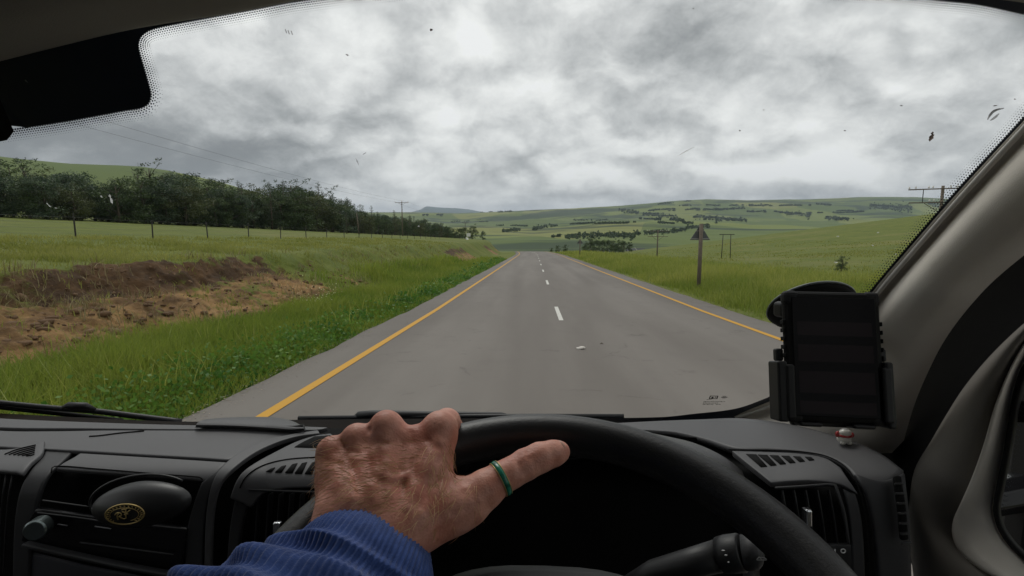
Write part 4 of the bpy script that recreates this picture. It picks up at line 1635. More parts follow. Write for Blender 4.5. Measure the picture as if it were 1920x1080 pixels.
def backlit(name, col, tr, open_=0.0):
    M = Mat(name, col, 0.85)
    t = M.node('ShaderNodeBsdfTranslucent')
    t.inputs[0].default_value = (*col, 1)
    mx = M.node('ShaderNodeMixShader')
    mx.inputs[0].default_value = tr
    M.L.new(M.b.outputs[0], mx.inputs[1])
    M.L.new(t.outputs[0], mx.inputs[2])
    last = mx.outputs[0]
    if open_:
        tp = M.node('ShaderNodeBsdfTransparent')
        m2 = M.node('ShaderNodeMixShader')
        m2.inputs[0].default_value = open_
        M.L.new(last, m2.inputs[1])
        M.L.new(tp.outputs[0], m2.inputs[2])
        last = m2.outputs[0]
    M.L.new(last, M.N['Material Output'].inputs[0])
    return M.m


mark_dark = backlit('dried_insect', (0.12, 0.09, 0.075), 0.6)
mark_pale = backlit('pale_splash', (0.8, 0.81, 0.8), 0.9, 0.45)
mark_grey = backlit('grey_smear', (0.35, 0.35, 0.35), 0.7, 0.45)
for k, (u, v, a, b, an) in enumerate([(809, 56, 3, 2.5, 0), (1746, 258, 8, 4, -0.95), (1748, 250, 4, 2.5, -0.9), (651, 103, 3.5, 1.2, 0.4), (1584, 245, 2, 1, 0), (1387, 245, 1.5, 1.5, 0), (1300, 16, 1.5, 1, 0), (1432, 206, 1.2, 1, 0), (1690, 198, 3, 1, 0), (1866, 198, 4, 1, -.1), (1903, 186, 2, 1, 0)]):
    mb = MB()
    blotch(mb, u, v, a, b, an, k)
    mb.build('insect_mark', mark_dark, ws)
for k, (u, v, a, b, an) in enumerate([(190, 368, 3, 1.6, 0.7), (209, 376, 2.2, 7, -0.35), (206, 367, 3, 2, 0.3), (92, 385, 6, 1.2, 0.75), (105, 390, 3, 1, 0.3), (1286, 284, 17, 1.3, -0.5), (1571, 443, 3, 1.2, 0), (1646, 436, 2.2, 1.2, 0), (1636, 460, 2.4, 1.2, 0), (1567, 492, 3.5, 1.6, 0), (1680, 476, 2, 1, 0), (785, 424, 1.6, 1.3, 0), (876, 447, 3, 2.2, 0.5), (49, 152, 4, 1.5, 0.6), (670, 303, 7, 1.4, 1.2), (683, 288, 5, 1.0, -0.5)]):
    mb = MB()
    blotch(mb, u, v, a, b, an, 50 + k)
    mb.build('pale_mark', mark_pale if k not in (14, 15) else mark_grey, ws)
for k, (pts) in enumerate([[(1852, 224), (1858, 213), (1868, 206), (1882, 203)], [(1857, 226), (1866, 220), (1873, 213)], [(1855, 219), (1862, 209), (1874, 204)]]):
    mb = MB()
    P = crom(pts, 10)
    mb.tube([G(p[0], p[1], 0.002) for p in P], [0.0004 + 0.0006 * math.sin(math.pi * i / 9) for i in range(10)], 5)
    mb.build('smear', mark_grey, ws)
for (u, v) in ((535, 58), (540, 60), (546, 61)):
    mb = MB()
    mb.tube([G(u, v - 3, 0.002), G(u + 2.5, v + 4, 0.002)], 0.0004, 4)
    mb.build('smear', mark_grey, ws)
# maker's mark etched in the lower corner of the glass
mk = MB()


def gquad(mb, u0, v0, u1, v1, sk=-0.35):
    f = lambda u, v: G(u + sk * (v - 745), v, 0.0016)
    mb.add([f(u0, v0), f(u1, v0), f(u1, v1), f(u0, v1)], [(0, 1, 2, 3)])


for q in ((1331, 742, 1345, 743), (1331, 747, 1345, 748), (1330, 742, 1332, 748), (1344, 742, 1346, 748), (1334, 744, 1338, 747), (1340, 744, 1343, 745.5), (1352, 744.2, 1364, 745.4), (1354, 742.6, 1361, 743.4), (1354, 746, 1361, 746.7), (1326, 748.6, 1336, 749.2)):
    gquad(mk, *q)
rs = np.random.default_rng(8)
for v, u0, u1 in ((752.5, 1322, 1362), (755.2, 1322, 1350), (757.5, 1322, 1342), (757.5, 1347, 1356)):
    u = u0
    while u < u1:
        w = rs.uniform(1.0, 3.0)
        gquad(mk, u, v, min(u + w, u1), v + rs.uniform(0.8, 1.4))
        u += w + rs.uniform(0.6, 1.4)
mk.build('etched_mark', Mat('etched_print', (0.03, 0.03, 0.032), 0.8).m, ws)

# ---- roof lining, rear bulkhead, floor, passenger side: the rest of the cab


def eb(mb, c, s):
    return mb.box(EYE + np.array(c), s)


edge = [(-400, 200), (-200, 160), (0, 115), (100, 90), (250, 55), (433, 25), (563, 0), (760, -28), (1000, -52), (1300, -52), (1560, -36), (1760, -14), (1925, 6), (2050, 30)]
P = crom(edge, 90)
g = []
for k, (dv, off, back, up) in enumerate(((0, 0.008, 0, 0), (-3, 0.018, 0, 0), (-14, 0.03, 0, 0), (-60, 0.06, 0, 0.0), (-120, 0.085, 0, 0))):
    g.append([G(p[0], p[1] + dv, off) for p in P])
last = np.array(g[-1])
for t in (0.25, 0.5, 0.75, 1.0):
    row = last.copy()
    row[:, 1] = last[:, 1] * (1 - t) + (EYE[1] - 0.55) * t
    row[:, 2] = last[:, 2] + (EYE[2] + 0.40 - last[:, 2]) * math.sin(t * math.pi / 2) ** 0.6
    g.append(list(row))
mir = lambda p: np.array([2 * WX - p[0], p[1], p[2]])
keep_ = [k for k, p in enumerate(g[0]) if p[0] > WX + 0.004]
g = [[mir(r_[k]) for k in keep_[::-1]] + [r_[k] for k in keep_] for r_ in g]
oriented(MB().grid(g)).build('roof_lining', head_m, van, smooth=True, solid=0.006)
mb = MB()
eb(mb, (-0.5, -0.58, -0.35), (2.1, 0.03, 1.6))
mb.build('bulkhead', Mat('bulkhead_grey', (0.58, 0.58, 0.57), 0.7).m, van)
mb = MB()
eb(mb, (-0.5, 0.25, -1.15), (2.1, 1.7, 0.03))
mb.build('floor_mat', black_m, van)
mb = MB()
eb(mb, (-0.5, 0.98, -0.80), (2.1, 0.03, 0.70))
mb.build('firewall', black_m, van)
mb = MB()
eb(mb, (-0.5, -0.1, 0.46), (2.15, 1.05, 0.02))
eb(mb, (-1.49, 0.2, -0.80), (0.03, 1.6, 0.72))
eb(mb, (-1.49, -0.35, 0.38), (0.03, 0.5, 0.2))
eb(mb, (-1.49, -0.50, -0.05), (0.03, 0.2, 0.8))
mb.build('body_shell', body_m, van)
mb = MB()
eb(mb, (-1.46, 0.15, -0.75), (0.03, 1.5, 0.70))
mb.build('passenger_door', trim_m, van, bevel=0.01)
mb = MB()
eb(mb, (-0.02, -0.28, -0.75), (0.5, 0.5, 0.16))
eb(mb, (-0.02, -0.50, -0.35), (0.5, 0.12, 0.75))
mb.build('driver_seat', seat_m, van, bevel=0.05)
mb = MB()
eb(mb, (-0.95, -0.28, -0.75), (0.8, 0.5, 0.16))
eb(mb, (-0.95, -0.50, -0.35), (0.8, 0.12, 0.75))
mb.build('passenger_seat', seat_m, van, bevel=0.05)
mb = MB()
mb.tube([EYE + np.array(p) for p in ((-1.34, 0.42, 0.34), (-1.38, 0.58, 0.1), (-1.43, 0.80, -0.15), (-1.45, 1.0, -0.42))], [0.05, 0.05, 0.05, 0.06], 10)
mb.build('passenger_pillar', cloth_m, van, True)
# rear-view mirror: only the lower right corner of its housing shows
mb = MB()
out_ = [(15, 245), (8, 254), (-12, 258), (-300, 296), (-560, 330), (-590, 310), (-600, 250), (-575, 225), (-300, 190), (-40, 158), (-22, 164), (-4, 200)]
n_ = len(out_)
fr_, bk_ = [K(u, v, 0.400) for u, v in out_], [K(u, v, 0.428) for u, v in out_]
mb.add(fr_ + bk_, [tuple(range(n_)), tuple(range(2 * n_ - 1, n_ - 1, -1))] + [(i, (i + 1) % n_, n_ + (i + 1) % n_, n_ + i) for i in range(n_)])
mb.build('rear_view_mirror', rubber_m, van, bevel=0.004)
MB().tube([K(-290, 240, 0.43), K(-300, 120, 0.43), G(-320, 90, 0.004)], [0.012, 0.012, 0.02], 10).build('mirror_stem', rubber_m, van, True)

# ---- right windscreen pillar
E1 = [(2036, 101), (1955, 188), (1920, 226), (1795, 362), (1695, 477), (1640, 542), (1596, 603), (1548, 671), (1500, 722), (1460, 745), (1400, 770), (1376, 781)]
E1b = [(2060, 110), (1978, 200), (1943, 238), (1818, 374), (1716, 489), (1660, 554), (1616, 614), (1568, 682), (1520, 735), (1480, 760), (1420, 782), (1386, 786)]
E2 = [(2080, 330), (1990, 385), (1925, 428), (1860, 480), (1800, 535), (1755, 590), (1720, 645), (1695, 700), (1676, 750), (1662, 800), (1655, 830), (1650, 850)]
pl = MB()
n = 60
a, b, c = crom(E1, n), crom(E1b, n), crom(E2, n)
rowsp = []
ga = [G(p[0], p[1], 0.004) for p in a]
ga2 = [G(p[0] + 3, p[1] + 2, 0.006) for p in a]
gb = [G(p[0], p[1], 0.0085) for p in b]


def xplane(u, v, X):
    r = ray(u, v)
    return EYE + r * (X / r[0])


gc = []
for i, p in enumerate(c):
    Xc = np.interp(p[1], [330, 560, 700, 850], [0.398, 0.402, 0.435, 0.475])
    gc.append(xplane(p[0], p[1], Xc))
rowsp = [ga, ga2, gb]
for t in (0.12, 0.3, 0.5, 0.7, 0.88):
    q = [np.array(x) * (1 - t) + np.array(y) * t + np.array([-0.018, -0.01, 0]) * math.sin(math.pi * t) for x, y in zip(gb, gc)]
    rowsp.append(q)
rowsp.append(gc)
rowsp.append([np.array(p) + np.array([0.03, 0.004, 0.0]) for p in gc])
pil = oriented(MB().grid(rowsp)).build('windscreen_pillar', cloth_m, van, smooth=True)
MB().tube([G(p[0] * .6 + q[0] * .4, p[1] * .6 + q[1] * .4, 0.0095) for p, q in zip(a, b)], 0.0022, 8).build('edge_trim', Mat('pale_edging', (0.62, 0.60, 0.57), 0.6).m, pil, True)

# ---- driver's door: dark seal, trim, lighter window surround, rubber, window
E3 = [(2110, 455), (2022, 525), (1958, 575), (1902, 622), (1850, 674), (1806, 728), (1774, 778), (1746, 826), (1715, 880), (1705, 940), (1705, 1010), (1715, 1100)]
E4 = [(2050, 500), (1990, 560), (1935, 622), (1905, 668), (1882, 716), (1862, 770), (1845, 830), (1822, 895), (1800, 945), (1787, 975), (1785, 1002), (1795, 1028), (1830, 1062), (1900, 1100)]
E5 = [(2060, 520), (1990, 590), (1945, 642), (1922, 676), (1908, 705), (1897, 745), (1890, 790), (1880, 850), (1868, 910), (1862, 945), (1864, 972), (1876, 1002), (1900, 1033), (1950, 1080)]
E6 = [(2075, 540), (2010, 605), (1965, 655), (1940, 690), (1925, 715), (1914, 755), (1906, 800), (1896, 855), (1884, 915), (1877, 945), (1878, 968), (1889, 995), (1911, 1023), (1960, 1068)]
n = 64
e2, e3, e4, e5, e6 = (crom(e, n) for e in (E2, E3, E4, E5, E6))
door = empty('driver_door', tuple(EYE + np.array([0.5, 0.2, -0.4])))
door.parent = van
XP = lambda P, X: [xplane(p[0], p[1], X) for p in P]
oriented(MB().grid([XP(e2 + [-6, -2], 0.485), XP(e2 * .5 + e3 * .5, 0.50), XP(e3 + [10, 6], 0.50)])).build('door_seal', rubber_m, door, smooth=True)
mid = [e3 * (1 - t) + e4 * t for t in (0, 0.08, 0.3, 0.6, 0.9, 1.0)]
oriented(MB().grid([XP(mid[0], 0.497), XP(mid[1], 0.472), XP(mid[2], 0.462), XP(mid[3], 0.466), XP(mid[4], 0.474), XP(mid[5], 0.478)])).build('trim_panel', trim_m, door, smooth=True)
mid = [e4 * (1 - t) + e5 * t for t in (0, 0.06, 0.3, 0.7, 0.94, 1.0)]
oriented(MB().grid([XP(mid[0], 0.480), XP(mid[1], 0.470), XP(mid[2], 0.474), XP(mid[3], 0.482), XP(mid[4], 0.487), XP(mid[5], 0.495)])).build('window_surround', cloth_m, door, smooth=True)
mid = [e5 * (1 - t) + e6 * t for t in (0, 0.2, 0.5, 0.8, 1.0)]
oriented(MB().grid([XP(mid[0], 0.494), XP(mid[1], 0.484), XP(mid[2], 0.482), XP(mid[3], 0.486), XP(mid[4], 0.505)])).build('window_rubber', rubber_m, door, smooth=True)
mb = MB()
wp = XP(e6, 0.503)
back = [EYE + np.array([0.503, -0.55, -0.32]), EYE + np.array([0.503, -0.55, 0.30])]
pts = wp + back
mb.add(pts, [tuple(range(len(pts)))])
win = mb.build('window', glass_m, door)
mb = MB()
eb(mb, (0.49, -0.15, -0.70), (0.04, 1.0, 0.74))
eb(mb, (0.49, -0.35, 0.38), (0.04, 0.6, 0.14))
mb.build('lower_panel', trim_m, door, bevel=0.01)
mb = MB()
for k in range(70):
    p = crom(E6, 70)[k]
    if p[1] > 960 or p[1] < 640:
        continue
    for j in range(4):
        c = xplane(p[0] + 3 + 3.4 * j, p[1] + (2 if j % 2 else 0), 0.502)
        r = 0.0007 * (1 - j * 0.15)
        mb.add([c + np.array([0, math.cos(a) * r, math.sin(a) * r]) for a in np.linspace(0, 6.28, 7)[:-1]], [(0, 1, 2, 3, 4, 5)])
dd = mb.build('printed_dots', ink_m, win)
dd['kind'] = 'stuff'
mb = MB()
mb.box(EYE + np.array([0.86, 0.78, -0.36]), (0.22, 0.09, 0.34), [[1, 0, 0], [0, 1, 0], [0, 0, 1]])
dm_ = mb.build('door_mirror', black_m, van, bevel=0.03)
mb = MB()
mb.tube([EYE + np.array(p) for p in ((0.52, 0.72, -0.42), (0.66, 0.76, -0.42), (0.80, 0.78, -0.40))], [0.03, 0.025, 0.03], 8)
mb.box(EYE + np.array([0.86, 0.732, -0.36]), (0.18, 0.006, 0.29))
mb.build('mirror_face', gloss_m, dm_, bevel=0.002)
mb = MB()
oriented(mb.grid([[xplane(u, 792, 0.512), xplane(u + 3, 752, 0.512)] for u in (1893, 1900, 1915, 1960)])).build('window_bar', rubber_m, door, solid=0.01)

# ---- dashboard
dash = empty('dashboard', tuple(EYE + np.array([-0.3, 0.8, -0.4])))
dash.parent = van
base = [[(u, v) for u in np.linspace(-420, 1700, 12)] for v in np.linspace(800, 1110, 14)]
P = []
for v in np.linspace(806, 1150, 24):
    P.append([K(u, v + np.interp(u, [-420, 0, 300, 1300, 1500, 1690], [-30, -14, 0, -8, 12, 70]) * (1 - (v - 806) / 344), dash_d(u, v) * 1.035 + 0.012) for u in np.linspace(-420, 1690, 80)])
oriented(MB().grid(P)).build('dash_base', gap_m, dash, smooth=True)
# left top pads, split by the airbag seam
panel('top_pad', [[(-400, 758), (-150, 772), (0, 784), (160, 791), (320, 796), (440, 798), (560, 799), (615, 801)],
                  [(-400, 766), (-150, 780), (0, 793), (160, 798), (320, 800), (440, 802), (560, 803), (605, 804)],
                  [(-400, 772), (-150, 788), (0, 801), (160, 803), (320, 804.5), (440, 805), (540, 806), (590, 806)]], dash_m, dash, 0.0, 50, 6)
panel('top_pad', [[(-400, 776), (-150, 793), (0, 807), (100, 808), (200, 806.5), (320, 806.5), (440, 807), (520, 808), (575, 809.5)],
                  [(-400, 787), (-150, 804), (0, 817), (160, 818), (320, 819), (440, 820), (500, 820), (535, 819.5)],
                  [(-400, 800), (-150, 814), (0, 826), (160, 830), (320, 833), (420, 834), (470, 835), (490, 835)],
                  [(-400, 806), (-150, 820), (0, 833), (160, 839), (320, 844), (390, 846), (440, 848), (458, 849)],
                  [(-400, 808), (-150, 824), (0, 837), (152, 845), (250, 851), (320, 855), (380, 858.5), (428, 862)]], dash_m, dash, 0.0, 60, 16)
# wedge line pressed in the pad
mb = MB()
ribbon(mb, [(168, 819), (185, 818), (225, 813), (270, 809)], 5, -0.001)
mb.build('pad_groove', gap_m, dash, smooth=True)
# passenger pod with triangular grille
panel('passenger_pod', [[(-400, 812), (-100, 830), (0, 842), (40, 838), (74, 826), (84, 826)],
                        [(-400, 840), (-100, 852), (0, 858), (40, 856), (70, 845), (80, 848)],
                        [(-400, 862), (-100, 868), (0, 872), (30, 872), (48, 868), (58, 868)],
                        [(-400, 876), (-100, 880), (0, 883), (20, 885), (32, 886), (40, 890)]], dash_m, dash, 0.012, 40, 12)
mb = MB()
for k in range(6):
    t = k / 5
    ribbon(mb, [(7 + 8 * k + 2, 851.5 + 0.6 * k), (30 + 6 * k, 843 + 2.0 * k), (67 - t * 3, 834 + 3.4 * k)], 2.2, 0.0145, 10)
mb.build('vent_slot_shade', gap_m, dash, smooth=True)  # raised dark beads, the shade of open slots put into their colour
mb = MB()
for k in range(4):
    ribbon(mb, [(-12 + 12 * k, 888), (-18 + 11 * k, 940), (-22 + 9 * k, 1090)], 3, 0.0, 12)
mb.build('vent_slat', black_m, dash, smooth=True)
panel('side_pillar', [[(90, 822), (82, 852), (58, 880), (38, 915), (28, 960), (24, 1010), (22, 1100)],
                      [(112, 828), (100, 858), (74, 886), (54, 920), (44, 962), (38, 1010), (34, 1100)],
                      [(146, 838), (116, 866), (92, 888), (76, 918), (66, 960), (58, 1010), (54, 1100)]], fascia_m, dash, lambda a, b: 0.008 * min(1, b * 2.5) - 0.014 * max(0, 1 - b * 2.5), 40, 8)
# centre stack: rolled front edge, frame round the tray, right post
panel('stack_brow', [[(150, 849), (250, 855), (340, 860.5), (426, 866)], [(138, 857), (250, 864), (340, 870), (415, 877)], [(118, 868), (250, 878), (330, 885), (400, 892)], [(104, 878), (250, 890), (320, 896), (384, 903)]], dash_m, dash, 0.004, 40, 10)
mb = MB()
ribbon(mb, [(96, 886), (100, 874.5), (180, 879), (300, 889), (376, 895), (380, 899)], 2.2, 0.006, 40)
mb.build('brow_groove', gap_m, dash, smooth=True)
panel('stack_post', [[(430, 866), (408, 890), (392, 925), (384, 965), (380, 1010), (378, 1100)], [(405, 884), (388, 908), (374, 940), (366, 975), (362, 1015), (358, 1100)], [(378, 905), (368, 930), (360, 955), (352, 985), (348, 1020), (344, 1100)]], fascia_m, dash, 0.01, 30, 8)
# the arc that sweeps round the driver's pod
panel('sweep_arc', [[(596, 806), (550, 813), (508, 822), (466, 838), (434, 858), (410, 882), (396, 910), (388, 950), (384, 1000), (382, 1100)],
                    [(598, 809), (552, 815), (511, 825), (472, 842), (441, 863), (417, 886), (402, 913), (394, 952), (390, 1000), (388, 1100)],
                    [(599, 812), (556, 818), (516, 830), (478, 848), (448, 869), (424, 892), (409, 917), (400, 954), (396, 1000), (394, 1100)]], dash_m, dash, 0.012, 50, 7)
panel('driver_pod', [[(620, 812), (592, 816), (556, 827), (517, 846), (480, 866), (455, 884), (441, 905), (430, 935)],
                     [(640, 830), (600, 834), (560, 844), (525, 858), (495, 874), (472, 891), (456, 912), (444, 940)],
                     [(650, 860), (610, 862), (570, 866), (535, 874), (505, 888), (484, 904), (468, 922), (456, 945)],
                     [(655, 890), (615, 892), (575, 893), (540, 897), (512, 904), (492, 914), (478, 928), (464, 950)],
                     [(660, 912), (620, 913), (575, 915), (545, 916), (518, 919), (498, 924), (484, 934), (470, 953)]], dash_m, dash, 0.02, 40, 16)
mb = MB()
ribbon(mb, [(450, 915), (458, 898), (475, 882), (500, 870), (540, 861), (600, 857), (650, 856)], 2.4, 0.0215, 30)
mb.build('pod_groove', gap_m, dash, smooth=True)
for k, (u0, w) in enumerate(((498, 14), (515, 17), (534, 19), (552, 19), (571, 19), (590, 19))):
    h = [6, 11, 16, 19, 21, 22][k]
    v1 = 884 + k * 1.0
    panel('vent_slot_shade', [[(u0 + w * 0.75, v1 - h), (u0 + w * 1.25, v1 - h - 2)], [(u0, v1), (u0 + w * 0.72, v1 + 0.5)]], gap_m, dash, 0.0225, 4, 3, 0.001, bevel=0)  # dark plates on the pod paint the shade inside the slots
panel('recess_shade', [[(590, 818), (620, 816)], [(565, 830), (620, 826)], [(552, 838), (620, 840)]], gap_m, dash, 0.0225, 8, 5, 0.001, bevel=0)  # dark plate laid on the pod, painting the shade of a hollow
# lower left vent
panel('vent_frame', [[(464, 917), (600, 922)], [(466, 921), (600, 926)]], black_m, dash, 0.022, 10, 3, 0.006, bevel=0.001)
for k in range(6):
    u = 482 + 20 * k
    panel('vent_slat', [[(u, 927), (u + 3, 927)], [(u - 5, 1000), (u - 1.5, 1000)], [(u - 12, 1095), (u - 8, 1095)]], black_m, dash, 0.016, 3, 8, 0.01, bevel=0.001)
panel('vent_side', [[(441, 930), (461, 950)], [(430, 990), (450, 1000)], [(422, 1095), (440, 1095)]], fascia_m, dash, 0.016, 6, 8, 0.01)
mb = MB()
mb.box(K(520, 992, 0.70), (0.010, 0.008, 0.020), [RGT, FWD, UPV])
mb.build('vent_tab', chrome_m, dash, bevel=0.002)
# raised lid by the glass
panel('document_clip', [[(385, 786), (420, 783), (470, 781.5), (520, 783), (550, 790), (566, 798)], [(370, 793), (420, 788), (470, 787), (520, 790), (550, 797), (569, 802)], [(366, 802), (420, 803), (470, 805), (520, 808), (550, 809), (566, 806)]], dash_m, dash, (0.004, 0.024, 0.032, 0.034, 0.032, 0.026, 0.004), 40, 16, 0.008, bevel=0.003)
# radio and tray
panel('radio', [[(66, 954), (170, 969), (260, 982), (350, 992)], [(48, 985), (170, 1002), (260, 1014), (346, 1024)], [(38, 1016), (170, 1040), (260, 1056), (340, 1068)]], gloss_m, dash, 0.015, 20, 8, 0.01)
for r in ([(80, 938), (165, 950)], [(70, 961), (170, 974), (205, 981)], [(150, 1017), (250, 1030), (325, 1040)]):
    mb = MB()
    ribbon(mb, r, 2.6, 0.021, 12)
    mb.build('radio_trim', fascia_m, dash, smooth=True)
mb = MB()
for u, v, w in ((178, 987, 30), (108, 983, 18)):
    ribbon(mb, [(u, v), (u + w, v + w * 0.15)], 2.0, 0.021, 4)
mb.build('radio_button', Mat('button_grey', (0.12, 0.12, 0.13), 0.4).m, dash, smooth=True)
kc = K(72, 990, 0.735)
mb = MB()
kn = -FWD * 0.96 + RGT * 0.25
kn /= np.linalg.norm(kn)
mb.tube([kc - kn * 0.01, kc + kn * 0.008, kc + kn * 0.0105], [0.0145, 0.0145, 0.0125], 28)
mb.build('volume_knob', Mat('brushed_metal', (0.16, 0.19, 0.19), 0.32, 0.9).m, dash, bevel=0.0008)
panel('lower_shelf', [[(40, 1020), (150, 1045), (250, 1066), (340, 1082)], [(38, 1027), (150, 1052), (250, 1073), (340, 1090)]], fascia_m, dash, 0.03, 16, 4, 0.012)
panel('lower_tray', [[(42, 1034), (150, 1060), (250, 1080), (330, 1096)], [(46, 1120), (150, 1125), (250, 1128), (330, 1130)]], Mat('tray_grey', (0.035, 0.036, 0.045), 0.7).m, dash, 0.004, 16, 4, 0.006)

# right pad and driver's binnacle
panel('top_pad', [[(1080, 797), (1160, 793), (1240, 789), (1320, 786), (1382, 784), (1440, 789), (1500, 799), (1580, 821), (1650, 850), (1694, 882)],
                  [(1080, 802), (1165, 798), (1240, 797), (1320, 800), (1390, 804), (1450, 812), (1510, 824), (1580, 842), (1640, 866), (1680, 896)],
                  [(1080, 806), (1150, 803.5), (1205, 803.5), (1262, 807), (1330, 817), (1390, 824), (1450, 829), (1510, 837), (1570, 852), (1620, 880), (1655, 915)],
                  [(1080, 812), (1150, 808), (1206, 806), (1235, 807.5), (1268, 810.5), (1325, 824), (1378, 841), (1440, 842), (1500, 845), (1550, 854), (1584, 872), (1606, 900)]], dash_m, dash, 0.0, 60, 14, bevel=0, lin=True)
panel('side_pad', [[(1600, 886), (1620, 920), (1634, 970), (1642, 1030), (1648, 1110)], [(1655, 900), (1668, 930), (1676, 980), (1682, 1030), (1688, 1110)], [(1697, 884), (1703, 930), (1708, 980), (1710, 1030), (1712, 1110)]], fascia_m, dash, 0.012, 24, 8)
panel('driver_vent_pod', [[(1372, 845), (1440, 847), (1500, 850), (1546, 858), (1576, 876)], [(1398, 866), (1450, 869), (1505, 872), (1555, 880), (1590, 897)],
                          [(1428, 890), (1470, 888), (1520, 888), (1570, 896), (1602, 915)], [(1446, 905), (1480, 902), (1525, 901), (1575, 908), (1610, 928)]], dash_m, dash, 0.016, 36, 12)
mb = MB()
ribbon(mb, [(1366, 843), (1440, 844.5), (1500, 847), (1552, 856), (1590, 880), (1612, 920), (1624, 980), (1632, 1100)], 2.4, 0.0165, 50)
mb.build('pod_groove', gap_m, dash, smooth=True)
for k in range(6):
    u0 = 1399 + 22 * k
    w = 19 - 1.4 * k
    h = 24 - 3.4 * k
    v0 = 851 + 1.0 * k
    panel('vent_slot_shade', [[(u0, v0), (u0 + w, v0 + 0.6)], [(u0 + h * 1.15, v0 + h), (u0 + w + h * 0.85, v0 + h - 1)]], gap_m, dash, 0.0185, 4, 3, 0.001, bevel=0)  # slot shade painted as thin dark plates on the pod
panel('pod_edge', [[(1604, 922), (1614, 960), (1620, 1010), (1624, 1110)], [(1598, 924), (1606, 960), (1610, 1010), (1614, 1110)], [(1580, 915), (1590, 960), (1595, 1010), (1600, 1110)]], fascia_m, dash, 0.014, 20, 6)
panel('vent_frame', [[(1452, 912), (1500, 909), (1560, 905), (1568, 907)], [(1454, 916), (1500, 913), (1558, 909), (1564, 911)]], fascia_m, dash, 0.016, 10, 3, 0.004, bevel=0.001)
panel('vent_frame', [[(1562, 906), (1569, 907)], [(1580, 960), (1586, 960)], [(1590, 1020), (1595, 1020)]], fascia_m, dash, 0.016, 4, 8, 0.004, bevel=0.001)
for k in range(5):
    u = 1466 + 22 * k
    panel('vent_slat', [[(u, 918), (u + 3, 918)], [(u + 9, 970), (u + 12, 970)], [(u + 16, 1024), (u + 19, 1024)]], black_m, dash, 0.010, 3, 8, 0.01, bevel=0.001)
mb = MB()
mb.box(K(1513, 969, 0.565), (0.0075, 0.010, 0.019), [RGT, FWD, UPV])
mb.build('vent_tab', chrome_m, dash, bevel=0.002)
panel('switch_panel', [[(1470, 1026), (1530, 1022), (1600, 1020)], [(1480, 1060), (1540, 1060), (1606, 1058)], [(1490, 1110), (1540, 1110), (1612, 1110)]], black_m, dash, 0.012, 10, 6, 0.006)
mb = MB()
mb.box(K(1565.5, 1034, 0.561), (0.0013, 0.0005, 0.0050), [RGT, FWD, UPV])
mb.tube([K(1581 + 4.2 * math.cos(a), 1033 + 3.6 * math.sin(a), 0.561) for a in np.linspace(0, 2 * math.pi, 20)], 0.0006, 5)
mb.build('switch_symbol', white_print, dash)
panel('side_vent', [[(1674, 892), (1690, 890)], [(1684, 950), (1700, 950)], [(1690, 1015), (1706, 1014)]], gap_m, dash, 0.03, 4, 10, 0.006)
for k in range(6):
    v = 905 + 19 * k
    u = 1678 + 2.2 * k
    panel('vent_slat', [[(u, v), (u + 16, v - 1)], [(u + 0.5, v + 4), (u + 16.5, v + 3)]], black_m, dash, 0.034, 3, 3, 0.003, bevel=0.0005)
panel('side_vent_end', [[(1692, 1018), (1710, 1016)], [(1691, 1022), (1710, 1020)]], fascia_m, dash, 0.034, 3, 3, 0.003, bevel=0.0005)

# binnacle hood over the instruments
C0 = [(590, 1100), (600, 960), (640, 870), (740, 822), (860, 806), (1000, 802), (1120, 803), (1205, 809), (1250, 818), (1300, 830), (1350, 852), (1390, 880), (1420, 912), (1440, 945), (1455, 1000), (1462, 1100)]
hood_d = lambda u, v: 0.66
P0 = crom(C0, 70)
cc = np.array([1030.0, 1030.0])
g = []
for s, d in ((1.0, 0.70), (0.995, 0.665), (0.975, 0.645), (0.94, 0.63), (0.90, 0.618), (0.865, 0.612), (0.845, 0.618), (0.83, 0.64), (0.80, 0.74)):
    g.append([K(*(cc + (p - cc) * s), d) for p in P0])
oriented(MB().grid(g)).build('binnacle_hood', dash_m, dash, smooth=True)
mb = MB()
face = [[K(u, v, 0.745) for u in np.linspace(660, 1410, 10)] for v in np.linspace(820, 1110, 8)]
oriented(mb.grid(face)).build('instrument_face', gap_m, dash)
mb = MB()
for u, v, r in ((962, 958, 20), (1045, 968, 18), (1118, 932, 34), (1210, 900, 30)):
    mb.tube([K(u + r * math.cos(a), v + r * 0.9 * math.sin(a), 0.738) for a in np.linspace(0, 2 * math.pi, 30)], 0.0007, 5)
mb.build('gauge_ring', fascia_m, dash)
mb = MB()
for (a, b) in (((945, 968), (967, 974)), ((1030, 970), (1047, 953)), ((1098, 907), (1130, 922))):
    mb.tube([K(*a, 0.735), K(*b, 0.735)], 0.0009, 5)
mb.build('gauge_needle', Mat('needle_red', (0.60, 0.07, 0.04), 0.5).m, dash)
mb = MB()
for a, b in (((1042, 973), (1042, 978)), ((1042, 973), (1047, 973)), ((1042, 978), (1047, 978)), ((1053, 975), (1059, 975)), ((961, 963), (964, 966)), ((976, 955), (980, 958)), ((977, 947), (978, 952)), ((1097, 918), (1098, 925)), ((1111, 900), (1115, 896)), ((1088, 950), (1096, 956))):
    mb.tube([K(*a, 0.735), K(*b, 0.735)], 0.0006, 4)
mb.tube([K(1103.5 + 3 * math.cos(a), 946.5 + 3.8 * math.sin(a), 0.735) for a in np.linspace(0, 2 * math.pi, 16)], 0.0006, 4)
gm_ = Mat('gauge_print', (0.7, 0.7, 0.7), 0.6)
gm_.b.inputs['Emission Color'].default_value = (0.8, 0.85, 1.0, 1)       # faint glow added to lift the marks out of the dark
gm_.b.inputs['Emission Strength'].default_value = 0.035
mb.build('gauge_mark', gm_.m, dash)

# ---- steering wheel (fitted to the outline of its rim)
SCL = 0.90


def camvec(x, y, z):
    return x * RGT - y * UPV + z * FWD


